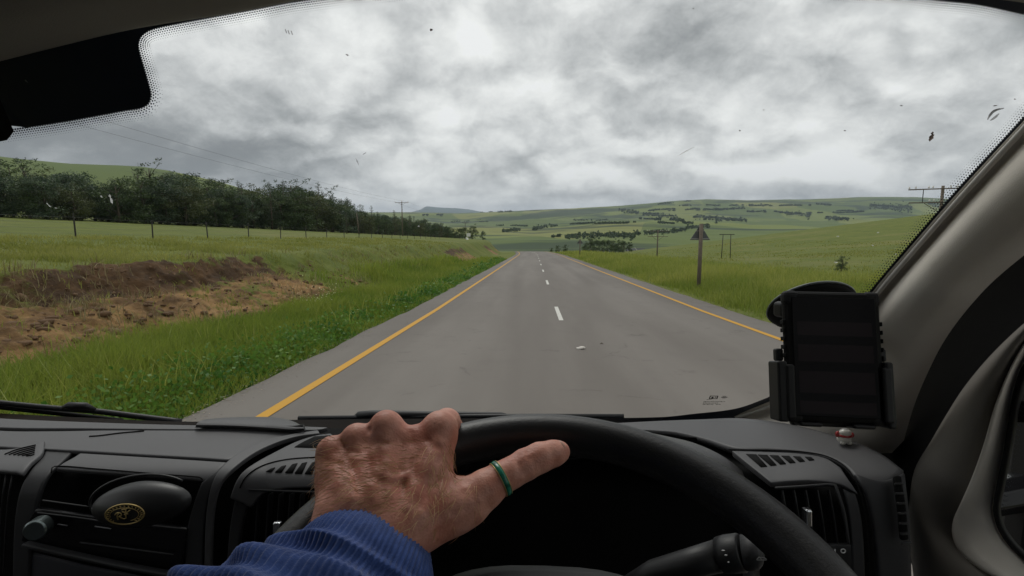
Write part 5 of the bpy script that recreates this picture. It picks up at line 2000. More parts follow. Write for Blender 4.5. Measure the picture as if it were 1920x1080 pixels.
wc = EYE + SCL * camvec(0.01858836, 0.22390226, 0.28317155)
tilt, wyaw = 1.06441473, 0.05735544
wa = np.array([math.cos(wyaw), 0, -math.sin(wyaw)])
wb = np.array([0, -math.cos(tilt), math.sin(tilt)])
wa, wb = camvec(*wa), camvec(*wb)
wa = wa / np.linalg.norm(wa)
wb = wb - wa * np.dot(wa, wb)
wb /= np.linalg.norm(wb)
wn = np.cross(wa, wb)
if np.dot(wn, EYE - wc) < 0:
    wn = -wn
WR, Wr = 0.195 * SCL, 0.0170 * SCL
wheel_m = Mat('steering_wheel_leather', (0.013, 0.013, 0.014), 0.42, spec=0.45)
wheel_m.bump(wheel_m.noise(420, 5, 0.7), 0.35, 0.0008)
wheel_m = wheel_m.m
mb = MB()
rows = []
for k in range(160):
    a = 2 * math.pi * k / 160
    ct = wc + WR * (math.cos(a) * wa + math.sin(a) * wb)
    rd = math.cos(a) * wa + math.sin(a) * wb
    grip = 1.0 + 0.05 * math.exp(-((math.sin(a) - 0.55) / 0.25) ** 2)
    rows.append([ct + Wr * grip * (math.cos(t) * rd * 0.94 + math.sin(t) * wn * 1.08) for t in np.linspace(0, 2 * math.pi, 25)[:-1]])
rows.append(rows[0])
wheel = mb.grid(rows, close=True).build('steering_wheel', wheel_m, van, smooth=True)
mb = MB()
hub = []
for r, hgt in ((0.0, 0.012), (0.045, 0.011), (0.066, 0.006), (0.076, -0.004), (0.08, -0.03), (0.06, -0.06)):
    hub.append([wc + r * 1.02 * (1.18 * math.copysign(abs(math.cos(t)) ** 0.7, math.cos(t)) * wa + 1.0 * math.copysign(abs(math.sin(t)) ** 0.7, math.sin(t)) * wb) + (hgt - 0.014) * wn for t in np.linspace(0, 2 * math.pi, 49)[:-1]])
mb.grid(hub, close=True).build('hub_pad', fascia_m, wheel, smooth=True)
for a in (R(8), R(172), R(-60), R(240)):
    d = math.cos(a) * wa + math.sin(a) * wb
    MB().tube([wc + d * 0.05 - wn * 0.05, wc + d * 0.12 - wn * 0.035, wc + d * (WR - 0.004) - wn * 0.004], [0.02, 0.017, 0.012], 10).build('spoke', wheel_m, wheel, smooth=True)
MB().tube([wc - wn * 0.05, wc - wn * 0.16 + FWD * 0.05, wc - wn * 0.3 + FWD * 0.12], [0.055, 0.065, 0.07], 24).build('column_shroud', fascia_m, wheel, smooth=True)
# wiper stalk
stalk = [K(1180, 1100, 0.50), K(1225, 1072, 0.49), K(1290, 1057, 0.475), K(1352, 1041, 0.46)]
stk = MB().tube(stalk, [0.010, 0.0105, 0.0125, 0.0135], 18).build('wiper_stalk', black_m, van, True)
MB().tube([K(1352, 1041, 0.46), K(1366, 1038.5, 0.4565), K(1390, 1036, 0.451), K(1393, 1035.8, 0.4503)], [0.0150, 0.0158, 0.0158, 0.0145], 22).build('stalk_collar', black_m, stk, True)
MB().tube([K(1393, 1036, 0.45), K(1420, 1037, 0.445), K(1432, 1041, 0.443)], [0.0145, 0.0135, 0.009], 18).build('stalk_end', fascia_m, stk, True)
for (u, v, w, h) in ((1356, 1032, 7, 1.6), (1361, 1041, 6, 3), (1366, 1054, 4, 2.4)):
    mb = MB()
    mb.blob(K(u, v, 0.4405), (w / 2 / 960 * 0.44, h / 2 / 960 * 0.44, 0.0005), [RGT, UPV, FWD], 10, 6)
    mb.build('stalk_mark', white_print, stk, True)
mb = MB()
mb.tube([K(1428 + 9 * math.cos(a), 1050 + 5 * math.sin(a), 0.4315) for a in np.linspace(math.pi, 2 * math.pi, 12)], 0.0004, 4)
mb.tube([K(1428 - 9, 1050, 0.4315), K(1428 + 9, 1050, 0.4315)], 0.0004, 4)
mb.tube([K(1428, 1049, 0.4315), K(1423, 1044, 0.4315)], 0.0004, 4)
mb.build('stalk_mark', Mat('dim_print', (0.14, 0.14, 0.14), 0.6).m, stk)

# ---- wipers and cowl outside the glass


def O(u, v, extra):
    return G(u, v, -extra)


mb = MB()
rows = []
for dv, ex in ((0, 0.012), (3, 0.03), (10, 0.05), (60, 0.06)):
    rows.append([O(u, np.interp(u, [-300, 0, 200, 400, 600, 1240, 1330, 1420, 1480], [776, 779, 787, 793, 789, 788, 781, 770, 765]) + dv, ex) for u in np.linspace(-300, 1420, 50)])
oriented(mb.grid(rows)).build('cowl', black_m, van, smooth=True)
wip = empty('wiper', tuple(O(200, 780, 0.03)))
wip.parent = van
a = [(-120, 742), (0, 755), (100, 765), (180, 771), (260, 781), (340, 791)]
MB().tube([O(p[0], p[1], 0.022) for p in crom(a, 30)], np.interp(np.arange(30), [0, 15, 29], [0.005, 0.006, 0.007]), 8).build('arm', black_m, wip, True)
b = [(-120, 748), (0, 763), (100, 774), (180, 783), (230, 789)]
MB().tube([O(p[0], p[1], 0.012) for p in crom(b, 30)], 0.0055, 8).build('blade', rubber_m, wip, True)
MB().tube([O(p[0], p[1], 0.027) for p in ((118, 764), (130, 760.5), (160, 761.5), (178, 768))], [0.004, 0.008, 0.008, 0.004], 8).build('clip', black_m, wip, True)
wip = empty('wiper', tuple(O(800, 782, 0.03)))
wip.parent = van
MB().tube([O(p[0], p[1], 0.018) for p in ((560, 784), (700, 782.5), (850, 781), (1000, 780), (1170, 781))], 0.005, 8).build('blade', black_m, wip, True)
MB().tube([O(p[0], p[1], 0.03) for p in ((664, 785), (674, 779), (700, 777.5), (800, 778), (940, 778.5), (965, 783))], [0.006, 0.009, 0.0095, 0.008, 0.006, 0.004], 10).build('arm', black_m, wip, True)

# ------------------------------------------------------------------ things carried in the cab
grip_m = Mat('mount_plastic', (0.008, 0.008, 0.009), 0.45, spec=0.25, bump=(600, 0.15, 0.0005)).m
screen_m = Mat('dark_screen', (0.002, 0.0015, 0.0018), 0.1, spec=0.06).m


def frame_at(u, v, d, roll=0.0, pitch=0.0, yaw=0.0):
    """local axes (x, y up, z towards the viewer) facing the eye at a seen point"""
    c = K(u, v, d)
    M_ = Matrix.Rotation(yaw, 3, 'Y') @ Matrix.Rotation(pitch, 3, 'X') @ Matrix.Rotation(roll, 3, 'Z')
    B = np.stack([RGT, UPV, -FWD], 1) @ np.array(M_)
    return c, B


def lbox(mb, c, B, p, s):
    return mb.box(c + B @ np.array(p), s, [B[:, 0], B[:, 1], B[:, 2]])


c, B = frame_at(1566, 669, 0.480, R(-1.2), R(-8), R(-6))
ph = empty('smartphone', tuple(c), 'black smartphone in a thick case clipped in the holder by the pillar', 'phone')
mb = MB()
W, H = 0.0865, 0.124
lbox(mb, c, B, (0, 0, -0.006), (W, H, 0.012))
case = mb.build('case', rubber_m, ph, bevel=0.0065, smooth=False)
mb = MB()
corner_m = Mat('grey_rubber', (0.012, 0.012, 0.013), 0.6, spec=0.2).m
for sx in (-1, 1):
    for sy in (-1, 1):
        mb = MB()
        lbox(mb, c, B, (sx * (W / 2 - 0.0072), sy * (H / 2 - 0.0072), -0.006), (0.0155, 0.0155, 0.0125))
        mb.build('case_corner', corner_m, case, bevel=0.005)
mb = MB()
lbox(mb, c, B, (0, 0, 0.0003), (W - 0.012, H - 0.013, 0.0012))
mb.build('screen', screen_m, ph, bevel=0.0005)
row_m = Mat('painted_reflection', (0.009, 0.004, 0.005), 0.12, spec=0.08).m  # reddish bands paint a faint reflection onto the screen
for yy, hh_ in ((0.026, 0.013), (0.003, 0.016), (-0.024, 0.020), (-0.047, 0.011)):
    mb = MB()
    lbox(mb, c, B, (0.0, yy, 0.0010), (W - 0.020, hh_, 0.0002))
    mb.build('reflection_band', row_m, ph)
mb = MB()
for k in range(5):
    lbox(mb, c, B, (W / 2 + 0.0004, H / 2 - 0.03 - 0.008 * k, -0.006), (0.0016, 0.004, 0.008))
    lbox(mb, c, B, (-W / 2 - 0.0004, H / 2 - 0.03 - 0.008 * k, -0.006), (0.0016, 0.004, 0.008))
mb.build('case_rib', rubber_m, case, bevel=0.0005)

hold = empty('phone_holder', tuple(K(1515, 556, 0.56)), 'black suction cup phone holder stuck to the lower right of the windscreen', 'phone holder')
mb = MB()
lbox(mb, c, B, (0.001, -0.026, -0.0185), (0.072, 0.070, 0.011))
mb.build('back_plate', grip_m, hold, bevel=0.003)
for sx in (-1, 1):
    mb = MB()
    lbox(mb, c, B, (sx * (W / 2 + (0.0055 if sx < 0 else 0.0018)), -0.0335, -0.008), (0.009 if sx < 0 else 0.007, 0.056 if sx < 0 else 0.060, 0.024))
    lbox(mb, c, B, (sx * (W / 2 - 0.001), -0.0335, 0.0035), (0.008, 0.050, 0.004))
    lbox(mb, c, B, (sx * (W / 2 + 0.003), 0.0005 if sx < 0 else 0.003, -0.012), (0.007, 0.012, 0.009))
    lbox(mb, c, B, (sx * (W / 2 - 0.01), -0.0335, -0.0185), (0.03, 0.03, 0.008))
    mb.build('clamp_arm', grip_m, hold, bevel=0.0042 if sx < 0 else 0.003)
mb = MB()
for sx in (-0.024, 0.022):
    lbox(mb, c, B, (sx, -H / 2 - 0.001, -0.006), (0.020, 0.004, 0.016))
lbox(mb, c, B, (0.0, -H / 2 + 0.002, -0.0175), (0.070, 0.012, 0.008))
mb.build('foot', grip_m, hold, bevel=0.002)
cup = G(1518, 571, 0.006)
nrm_g = np.array([0.0, -1.0, -WB])
nrm_g /= np.linalg.norm(nrm_g)
t1 = np.cross(nrm_g, [0, 0, 1.0])
t1 /= np.linalg.norm(t1)
t2 = np.cross(nrm_g, t1)
mb = MB()
rw = []
for r, h in ((0.047, 0.0), (0.0475, 0.003), (0.045, 0.008), (0.037, 0.015), (0.027, 0.022), (0.018, 0.027), (0.0, 0.028)):
    rw.append([cup + r * (math.cos(a) * t1 + math.sin(a) * t2) + nrm_g * h for a in np.linspace(0, 2 * math.pi, 41)[:-1]])
mb.grid(rw, close=True)
mb.build('suction_cup', rubber_m, hold, smooth=True)
MB().tube([cup + 0.0475 * (math.cos(a) * t1 + math.sin(a) * t2) + nrm_g * 0.002 for a in np.linspace(0, 2 * math.pi, 49)], 0.0016, 6).build('cup_rim', Mat('clear_rubber', (0.10, 0.115, 0.115), 0.35).m, hold, True)
tab = G(1458, 574, 0.007)
MB().blob(tab, (0.011, 0.004, 0.0012), [RGT, t2, nrm_g], 12, 6).build('pull_tab', Mat('clear_tab', (0.30, 0.31, 0.30), 0.3).m, hold, True)
back = c + B @ np.array([0.0, -0.01, -0.024])
MB().tube([cup + nrm_g * 0.022, (cup + nrm_g * 0.05) * 0.6 + back * 0.4, back], [0.012, 0.010, 0.013], 12).build('stem', grip_m, hold, True)
mb = MB()
lv = K(1474, 580, 0.555)
mb.box(lv, (0.020, 0.017, 0.02), [RGT, UPV, FWD])
mb.build('locking_lever', grip_m, hold, bevel=0.004)

# small ornament on the dash
d = dash_d(1582, 833) * 0.998
fc = K(1582, 831, d)
fz = np.array([0, 0, 1.0])
fig = empty('figurine', tuple(fc), 'tiny white and red figurine standing on the dashboard under the phone', 'figurine')
s = d / 960
w_m, r_m = Mat('white_glaze', (0.55, 0.53, 0.48), 0.3, vary=(150, 0.15)).m, Mat('red_glaze', (0.34, 0.03, 0.03), 0.3).m
MB().blob(fc + fz * 9 * s, (12 * s, 11 * s, 9 * s), [RGT, FWD, fz], 16, 10, 0.85).build('body', w_m, fig, True)
MB().blob(fc + fz * 21 * s - RGT * 1 * s - FWD * 3 * s, (11 * s, 9 * s, 8 * s), [RGT, FWD, fz], 16, 10).build('head', w_m, fig, True)
mb = MB()
mb.tube([fc + fz * (17 + 1.5 * math.sin(a)) * s + RGT * (11.5 * math.cos(a)) * s + FWD * (10 * math.sin(a)) * s for a in np.linspace(0, 2 * math.pi, 24)], 2.6 * s, 7)
mb.blob(fc + fz * 18 * s - RGT * 13 * s, (4 * s, 4 * s, 6 * s), None, 10, 8)
mb.blob(fc + fz * 16 * s + RGT * 14 * s, (4 * s, 4 * s, 5 * s), None, 10, 8)
mb.build('scarf', r_m, fig, True)
MB().blob(fc + fz * 25.5 * s - RGT * 1 * s - FWD * 2 * s, (8 * s, 7 * s, 4 * s), [RGT, FWD, fz], 12, 8).build('cap', Mat('grey_glaze', (0.30, 0.30, 0.29), 0.3).m, fig, True)
for sx in (-6, 6):
    MB().blob(fc + fz * 3 * s + RGT * sx * s - FWD * 6 * s, (5 * s, 5 * s, 4 * s), None, 10, 6).build('foot', w_m, fig, True)

# oval pouch with a gilt badge in the tray
oc = K(268, 944, 0.70)
pc = empty('oval_pouch', tuple(oc), 'black oval pouch with a gold oval badge lying in the dashboard tray', 'pouch')
ca, sa = math.cos(R(6)), math.sin(R(6))
px_, py_ = RGT * ca + UPV * sa, -RGT * sa + UPV * ca
so_ = 0.70 / 960
shell_m = Mat('black_satin', (0.020, 0.020, 0.021), 0.42, spec=0.45).m
mb = MB()
rw = []
for k in range(13):
    t = k / 12 * math.pi / 2
    rad, hgt = math.cos(t), math.sin(t)
    row = []
    for a in np.linspace(0, 2 * math.pi, 49)[:-1]:
        ex = math.copysign(abs(math.cos(a)) ** 1.15, math.cos(a))
        row.append(oc + px_ * ex * 92 * so_ * rad + py_ * math.sin(a) * 42 * so_ * rad - FWD * (0.026 * hgt ** 0.9))
    rw.append(row)
mb.grid(rw, close=True).build('shell', shell_m, pc, smooth=True)
mb = MB()
mb.tube([oc + FWD * 0.004 + px_ * (-6 + 98 * math.cos(a)) * so_ + py_ * (6 + 46 * math.sin(a)) * so_ for a in np.linspace(R(35), R(215), 40)], 0.0016, 7)
mb.build('rim', shell_m, pc, True)
gold = Mat('gilt', (0.50, 0.37, 0.15), 0.4, 0.6, vary=(300, 0.25)).m
bc = oc + RGT * (-9) * so_ - UPV * 6 * so_ - FWD * 0.0268
bx_ = px_ * 0.97 + FWD * -0.02
nb_ = np.cross(bx_, py_)
badge = lambda x, y: bc + px_ * x * so_ + py_ * y * so_ + FWD * (0.028 * (((x - 9) / 92) ** 2 + ((y - 6) / 42) ** 2) * 0.5)
mb = MB()
ring = lambda a, b, t0=0, t1=2 * math.pi, n=60: [badge(a * math.cos(t), b * math.sin(t)) for t in np.linspace(t0, t1, n)]
mb.tube(ring(36, 19), 0.0011, 6)
mb.tube(ring(27, 13, R(-70), R(190)), 0.0005, 5)
mb.build('badge_ring', gold, pc, True)
mb = MB()
for k in range(26):
    a = 2 * math.pi * k / 26
    if 3.9 < a < 5.3:
        continue
    mb.tube([badge(30 * math.cos(a), 14.6 * math.sin(a)), badge(33.2 * math.cos(a + 0.05), 16.8 * math.sin(a + 0.05))], 0.00075, 5)
mb.build('badge_lettering', gold, pc, True)
mb = MB()
for pts in ([(-12, -8), (-11.5, 0), (-9, 4)], [(-16, 2), (-11, 5.5), (-4, 4), (-3.5, 0), (-9, -1.5)], [(-9, -1.5), (-4, -5.5), (0, -7), (4, -5)], [(4, -6), (4.5, 2), (6, 11)], [(-1, 7), (6, 4.5), (13, 8)], [(2, 1.5), (9, 2)], [(6, 11), (11, 12.5), (15, 10.5)], [(-2, 10), (3, 11), (6, 9)]):
    mb.tube([badge(p[0], p[1]) - FWD * 0.0003 for p in crom(pts, 12)], 0.0008, 6)
mb.build('badge_monogram', gold, pc, True)

# ------------------------------------------------------------------ the driver's left hand and sleeve


def surface_nets(Fv, org, h):
    """closed surface of a sampled distance field"""
    nx, ny, nz = Fv.shape
    ins = Fv < 0
    corner = [(i, j, k) for i in (0, 1) for j in (0, 1) for k in (0, 1)]
    sl = lambda A, c: A[c[0]:nx - 1 + c[0], c[1]:ny - 1 + c[1], c[2]:nz - 1 + c[2]]
    cnt = sum(sl(ins, c).astype(np.int8) for c in corner)
    act = (cnt > 0) & (cnt < 8)
    idx = -np.ones(act.shape, np.int64)
    idx[act] = np.arange(act.sum())
    I = np.argwhere(act)
    acc = np.zeros((len(I), 3))
    num = np.zeros(len(I))
    for a in corner:
        for ax in range(3):
            if a[ax]:
                continue
            b = list(a)
            b[ax] = 1
            fa = Fv[I[:, 0] + a[0], I[:, 1] + a[1], I[:, 2] + a[2]]
            fb = Fv[I[:, 0] + b[0], I[:, 1] + b[1], I[:, 2] + b[2]]
            m = (fa < 0) != (fb < 0)
            t = np.where(m, fa / np.where(m, fa - fb, 1), 0)
            p = np.tile(np.array(a, float), (len(I), 1))
            p[:, ax] += t
            acc += np.where(m[:, None], p, 0)
            num += m
    V = org + (I + acc / num[:, None]) * h
    Q = []
    for ax in range(3):
        o1, o2 = [(1, 2), (2, 0), (0, 1)][ax]
        A = ins
        s0 = [slice(0, n - 1) if i == ax else slice(1, n - 1) for i, n in enumerate((nx, ny, nz))]
        s1 = [slice(1, n) if i == ax else slice(1, n - 1) for i, n in enumerate((nx, ny, nz))]
        d = A[tuple(s0)].astype(np.int8) - A[tuple(s1)].astype(np.int8)
        for sg in (1, -1):
            E = np.argwhere(d == sg)
            if not len(E):
                continue
            P = E.copy()
            for i in range(3):
                if i != ax:
                    P[:, i] += 1
            def at_(da, db):
                q = P.copy()
                q[:, o1] -= da
                q[:, o2] -= db
                return idx[q[:, 0], q[:, 1], q[:, 2]]
            quad = np.stack([at_(1, 1), at_(0, 1), at_(0, 0), at_(1, 0)], 1)
            Q.append(quad if sg > 0 else quad[:, ::-1])
    return V, np.concatenate(Q)


def cpt(u, v, d):
    return np.array([(u - 960) / 960 * d, -(v - 540) / 960 * d, -d])     # camera axes: right, up, back


def hand():
    caps = []      # (a, b, ra, rb, blend)

    def cap(p, q, rp, rq, k):
        caps.append((cpt(*p), cpt(*q), rp / 960 * p[2], rq / 960 * q[2], k))

    def chain(pts, k):
        for (a, b) in zip(pts[:-1], pts[1:]):
            cap(a[:3], b[:3], a[3], b[3], k)
    k0 = 0.009
    # back of the hand: metacarpals
    chain([(824, 808, .364, 30), (806, 880, .350, 33), (772, 975, .325, 42)], k0)
    chain([(724, 806, .360, 28), (730, 880, .347, 33), (728, 970, .322, 42)], k0)
    chain([(672, 828, .357, 25), (680, 890, .346, 32), (686, 965, .322, 40)], k0)
    chain([(624, 850, .354, 24), (632, 900, .346, 31), (640, 955, .323, 42)], k0)
    # heel of the thumb, filling the palm
    chain([(745, 985, .328, 46), (850, 948, .340, 46)], 0.010)
    cap((700, 905, .372), (790, 905, .374), 44, 44, 0.012)
    # forearm
    chain([(648, 964, .325, 44), (575, 1100, .290, 50)], 0.012)
    chain([(748, 1000, .322, 53), (650, 1150, .280, 66)], 0.012)
    # flesh between the bones
    for p, q, r in (((824, 826, .361), (726, 826, .357), 30), ((726, 829, .357), (672, 845, .355), 28), ((672, 846, .355), (624, 866, .352), 26), ((812, 862, .353), (632, 880, .347), 34), ((806, 895, .346), (634, 908, .342), 36), ((795, 925, .340), (640, 930, .336), 38), ((785, 955, .334), (645, 950, .330), 42)):
        cap(p, q, r, r, 0.006)
    # knuckles
    for u, v, d, r in ((824, 802, .362, 31), (724, 799, .357, 30), (668, 821, .355, 27), (621, 843, .352, 25)):
        cap((u, v, d), (u + 1, v + 4, d), r, r, 0.005)
    # fingers curled over and behind the rim
    chain([(826, 803, .366, 28), (838, 791, .392, 24), (844, 803, .413, 23), (840, 848, .424, 21), (828, 885, .414, 18)], 0.0035)
    chain([(726, 804, .362, 28), (738, 812, .386, 24), (746, 838, .405, 23), (744, 886, .412, 21), (732, 920, .400, 18)], 0.0035)
    chain([(670, 826, .358, 26), (684, 840, .380, 22), (693, 872, .396, 21), (693, 918, .400, 20), (684, 948, .388, 17)], 0.0035)
    chain([(622, 850, .354, 24), (636, 868, .372, 20), (645, 900, .383, 19), (645, 938, .384, 17), (640, 960, .376, 15)], 0.0035)
    # thumb
    chain([(800, 975, .330, 46), (880, 940, .340, 40)], 0.010)
    chain([(880, 940, .340, 40), (910, 917, .344, 35), (938, 897, .348, 29.0), (960, 886, .351, 27.5), (985, 871, .355, 28), (1012, 858, .360, 27), (1038, 850, .364, 23.5), (1049, 847, .366, 20)], 0.003)
    A = np.array([c[0] for c in caps] + [c[1] for c in caps])
    lo, hi = A.min(0) - 0.034, A.max(0) + 0.034
    lo[1] = max(lo[1], cpt(640, 1150, .28)[1])
    h = 0.00125
    xs = [np.arange(lo[i], hi[i], h) for i in range(3)]
    shp = tuple(len(x) for x in xs)
    Fv = np.full(shp, 0.05, np.float32)
    def add(a, b, ra, rb, k):
        mrg = max(ra, rb) + 0.016
        l, u_ = np.minimum(a, b) - mrg, np.maximum(a, b) + mrg
        s = [slice(max(0, int((l[i] - lo[i]) / h)), min(shp[i], int((u_[i] - lo[i]) / h) + 2)) for i in range(3)]
        X = xs[0][s[0]][:, None, None] - a[0]
        Y = xs[1][s[1]][None, :, None] - a[1]
        Z = xs[2][s[2]][None, None, :] - a[2]
        ab = b - a
        t = np.clip((X * ab[0] + Y * ab[1] + Z * ab[2]) / max(ab @ ab, 1e-12), 0, 1)
        dd_ = np.sqrt((X - t * ab[0]) ** 2 + (Y - t * ab[1]) ** 2 + (Z - t * ab[2]) ** 2) - (ra + (rb - ra) * t)
        f = Fv[tuple(s)]
        w = np.clip(0.5 + 0.5 * (dd_ - f) / k, 0, 1)
        Fv[tuple(s)] = dd_ * (1 - w) + f * w - k * w * (1 - w)
    for cp in caps:
        add(*cp)

    def front(u, v):
        # depth of the skin along a line of sight
        ds = np.arange(0.28, 0.44, 0.0004)
        P = (np.array([(u - 960) / 960, -(v - 540) / 960, -1.0])[None] * ds[:, None] - lo) / h
        q = np.clip(P.round().astype(int), 0, np.array(shp) - 1)
        m = np.nonzero(Fv[q[:, 0], q[:, 1], q[:, 2]] < 0)[0]
        return ds[m[0]] if len(m) else 0.35
    # tendons and veins, just under the skin
    for pts, r, dep, k in (([(818, 838), (800, 880), (782, 925)], 7, 0.0016, 0.009), ([(724, 838), (727, 880), (730, 930)], 7, 0.0016, 0.009), ([(674, 858), (683, 895), (692, 930)], 6, 0.0016, 0.009), ([(628, 878), (640, 910), (655, 940)], 5, 0.0016, 0.009),
                           ([(700, 848), (706, 880), (698, 912), (708, 945)], 3.5, 0.0010, 0.004), ([(770, 846), (764, 880), (774, 912), (762, 950)], 3.5, 0.0010, 0.004), ([(706, 885), (735, 900), (764, 892)], 3, 0.0010, 0.004), ([(646, 868), (655, 900), (664, 935)], 3, 0.0010, 0.004), ([(840, 890), (815, 925), (790, 965)], 4, 0.0010, 0.004)):
        ds = [front(*p) + dep for p in pts]
        for p, q, d0, d1 in zip(pts[:-1], pts[1:], ds[:-1], ds[1:]):
            add(cpt(*p, d0), cpt(*q, d1), r / 960 * d0, r / 960 * d1, k)
    # skin folds over the thumb joint and at the thumb root
    for pts in ([(972, 852), (981, 866), (983, 884)], [(982, 849), (990, 862), (992, 880)], [(966, 858), (972, 872), (974, 888)], [(990, 846), (998, 860), (1000, 874)], [(858, 902), (870, 922), (872, 945)], [(868, 900), (884, 918), (890, 940)], [(800, 826), (818, 834), (838, 830)], [(806, 836), (820, 842), (836, 838)], [(706, 826), (722, 833), (738, 828)], [(656, 846), (668, 852), (682, 846)], [(612, 866), (622, 870), (634, 866)], [(690, 790), (694, 806), (696, 826)], [(768, 796), (771, 812), (772, 834)], [(640, 826), (645, 838), (648, 852)], [(845, 965), (870, 958), (895, 945)], [(820, 1000), (850, 985), (880, 968)]):
        for (p, q) in zip(pts[:-1], pts[1:]):
            a, b = cpt(p[0], p[1], front(*p)), cpt(q[0], q[1], front(*q))
            rr = 0.0016
            l, u_ = np.minimum(a, b) - 0.006, np.maximum(a, b) + 0.006
            s = [slice(max(0, int((l[i] - lo[i]) / h)), min(shp[i], int((u_[i] - lo[i]) / h) + 2)) for i in range(3)]
            X = xs[0][s[0]][:, None, None] - a[0]
            Y = xs[1][s[1]][None, :, None] - a[1]
            Z = (xs[2][s[2]][None, None, :] - a[2]) * 0.5
            ab = b - a
            t = np.clip((X * ab[0] + Y * ab[1]) / max(ab[:2] @ ab[:2], 1e-12), 0, 1)
            dist = np.sqrt((X - t * ab[0]) ** 2 + (Y - t * ab[1]) ** 2 + Z ** 2)
            Fv[tuple(s)] += 0.0011 * np.exp(-(dist / rr) ** 2)
    Fv[:, 0, :] = 0.05
    V, Q = surface_nets(Fv, lo, h)
    # relax the staircase
    for it in range(3):
        e = np.concatenate([Q[:, [0, 1]], Q[:, [1, 2]], Q[:, [2, 3]], Q[:, [3, 0]]])
        acc = np.zeros_like(V)
        n = np.zeros(len(V))
        np.add.at(acc, e[:, 0], V[e[:, 1]])
        np.add.at(n, e[:, 0], 1)
        np.add.at(acc, e[:, 1], V[e[:, 0]])
        np.add.at(n, e[:, 1], 1)
        V = V * 0.5 + 0.5 * acc / n[:, None]
    return V, Q


def skin_mat():
    M = Mat('skin', rough=0.5, spec=0.4)
    a = M.noise(60, 5, 0.6)
    b = M.noise(190, 4, 0.65)
    c = M.noise(26, 3, 0.5)
    col = M.mix((0.42, 0.165, 0.112), (0.59, 0.285, 0.212), M.step(a, 0.35, 0.65))
    col = M.mix(col, (0.45, 0.13, 0.09), M.math('MULTIPLY', M.step(c, 0.48, 0.68), 0.42))
    col = M.mix(col, (0.27, 0.11, 0.06), M.math('MULTIPLY', M.step(b, 0.62, 0.74), 0.55))
    M.base(col)
    M.b.inputs['Subsurface Weight'].default_value = 0.12
    M.b.inputs['Subsurface Radius'].default_value = (0.006, 0.002, 0.001)
    M.b.inputs['Subsurface Scale'].default_value = 0.5
    v = M.node('ShaderNodeTexVoronoi')
    v.inputs['Scale'].default_value = 650
    M.L.new(M.coords(), v.inputs['Vector'])
    w = M.noise(150, 6, 0.7, stretch=(1, 2.2, 1))
    M.bump(M.math('ADD', M.math('MULTIPLY', v.outputs['Distance'], 0.4), w), 0.4, 0.0008)
    return M.m


CAMM = np.stack([RGT, UPV, -FWD], 1)      # camera axes -> world
toW = lambda V: EYE + np.asarray(V) @ CAMM.T
person = empty('person', tuple(K(650, 1150, 0.28)), 'bare left hand gripping the steering wheel with thumb out, wearing a blue ribbed sweater', 'person')
pl_ = np.array(person.location)
HV, HQ = hand()
HW = toW(HV)
skin = skin_mat()
np_mesh('hand', HW - pl_, HQ, skin, person, smooth=True)

# hair on the back of the hand and wrist
def hand_hair():
    rs = np.random.default_rng(3)
    # vertex normals
    fn = np.cross(HV[HQ[:, 1]] - HV[HQ[:, 0]], HV[HQ[:, 3]] - HV[HQ[:, 0]])
    N_ = np.zeros_like(HV)
    for k in range(4):
        np.add.at(N_, HQ[:, k], fn)
    N_ /= np.linalg.norm(N_, axis=1)[:, None] + 1e-12
    u = 960 + 960 * HV[:, 0] / -HV[:, 2]
    v = 540 - 960 * HV[:, 1] / -HV[:, 2]
    view = -HV / np.linalg.norm(HV, axis=1)[:, None]
    face = (N_ * view).sum(1)
    dens = np.exp(-((u - 705) / 110) ** 2 - ((v - 915) / 75) ** 2) + 0.45 * np.exp(-((u - 830) / 60) ** 2 - ((v - 890) / 60) ** 2) + 0.3 * np.exp(-((u - 640) / 50) ** 2 - ((v - 860) / 40) ** 2)
    ok = np.nonzero((face > 0.12) & (v > 822) & (u < 900) & (v < 1010))[0]
    w = dens[ok]
    pick = rs.choice(ok, 1500, p=w / w.sum())
    P, Nn = HV[pick], N_[pick]
    n = len(pick)
    clump = 0.5 * fbm(u[pick] / 40, v[pick] / 40, 2, 7)
    ang = np.where(u[pick] > 800, -1.9, -2.75 + 0.5 * (v[pick] - 900) / 100) + clump * 2.6 + rs.normal(size=n) * 0.28
    d = np.stack([np.cos(ang), np.sin(ang), np.zeros(n)], 1)
    d = d - Nn * (d * Nn).sum(1)[:, None]
    d /= np.linalg.norm(d, axis=1)[:, None] + 1e-9
    L = rs.uniform(0.0045, 0.0125, n)[:, None]
    bend = rs.normal(size=(n, 1)) * 0.22
    side0 = np.cross(d, Nn)
    pts = []
    for t in (0, 0.33, 0.66, 1.0):
        pts.append(P + d * L * t + side0 * L * bend * t * t + Nn * (0.0003 + L * (0.30 * t - 0.16 * t * t)))
    wd = np.array([0.00016, 0.00014, 0.00010, 0.00002])
    V, F = [], []
    sd = np.cross(d, view[pick])
    sd /= np.linalg.norm(sd, axis=1)[:, None] + 1e-9
    for k, p in enumerate(pts):
        V += [p - sd * wd[k], p + sd * wd[k]]
    V = np.stack(V, 1).reshape(-1, 3)
    i = np.arange(n)[:, None] * 8
    F = np.concatenate([i + np.array([[0, 1, 3, 2]]) + 2 * k for k in range(3)])
    o = np_mesh('hand_hair', toW(V) - pl_, F, leaf_mat('fair_hair', (0.36, 0.19, 0.085), (0.66, 0.46, 0.26), trans=0.15, rough=0.4), person, attrs={'shade': np.repeat(rs.uniform(0, 1, n), 8)})
    o['kind'] = 'stuff'


hand_hair()
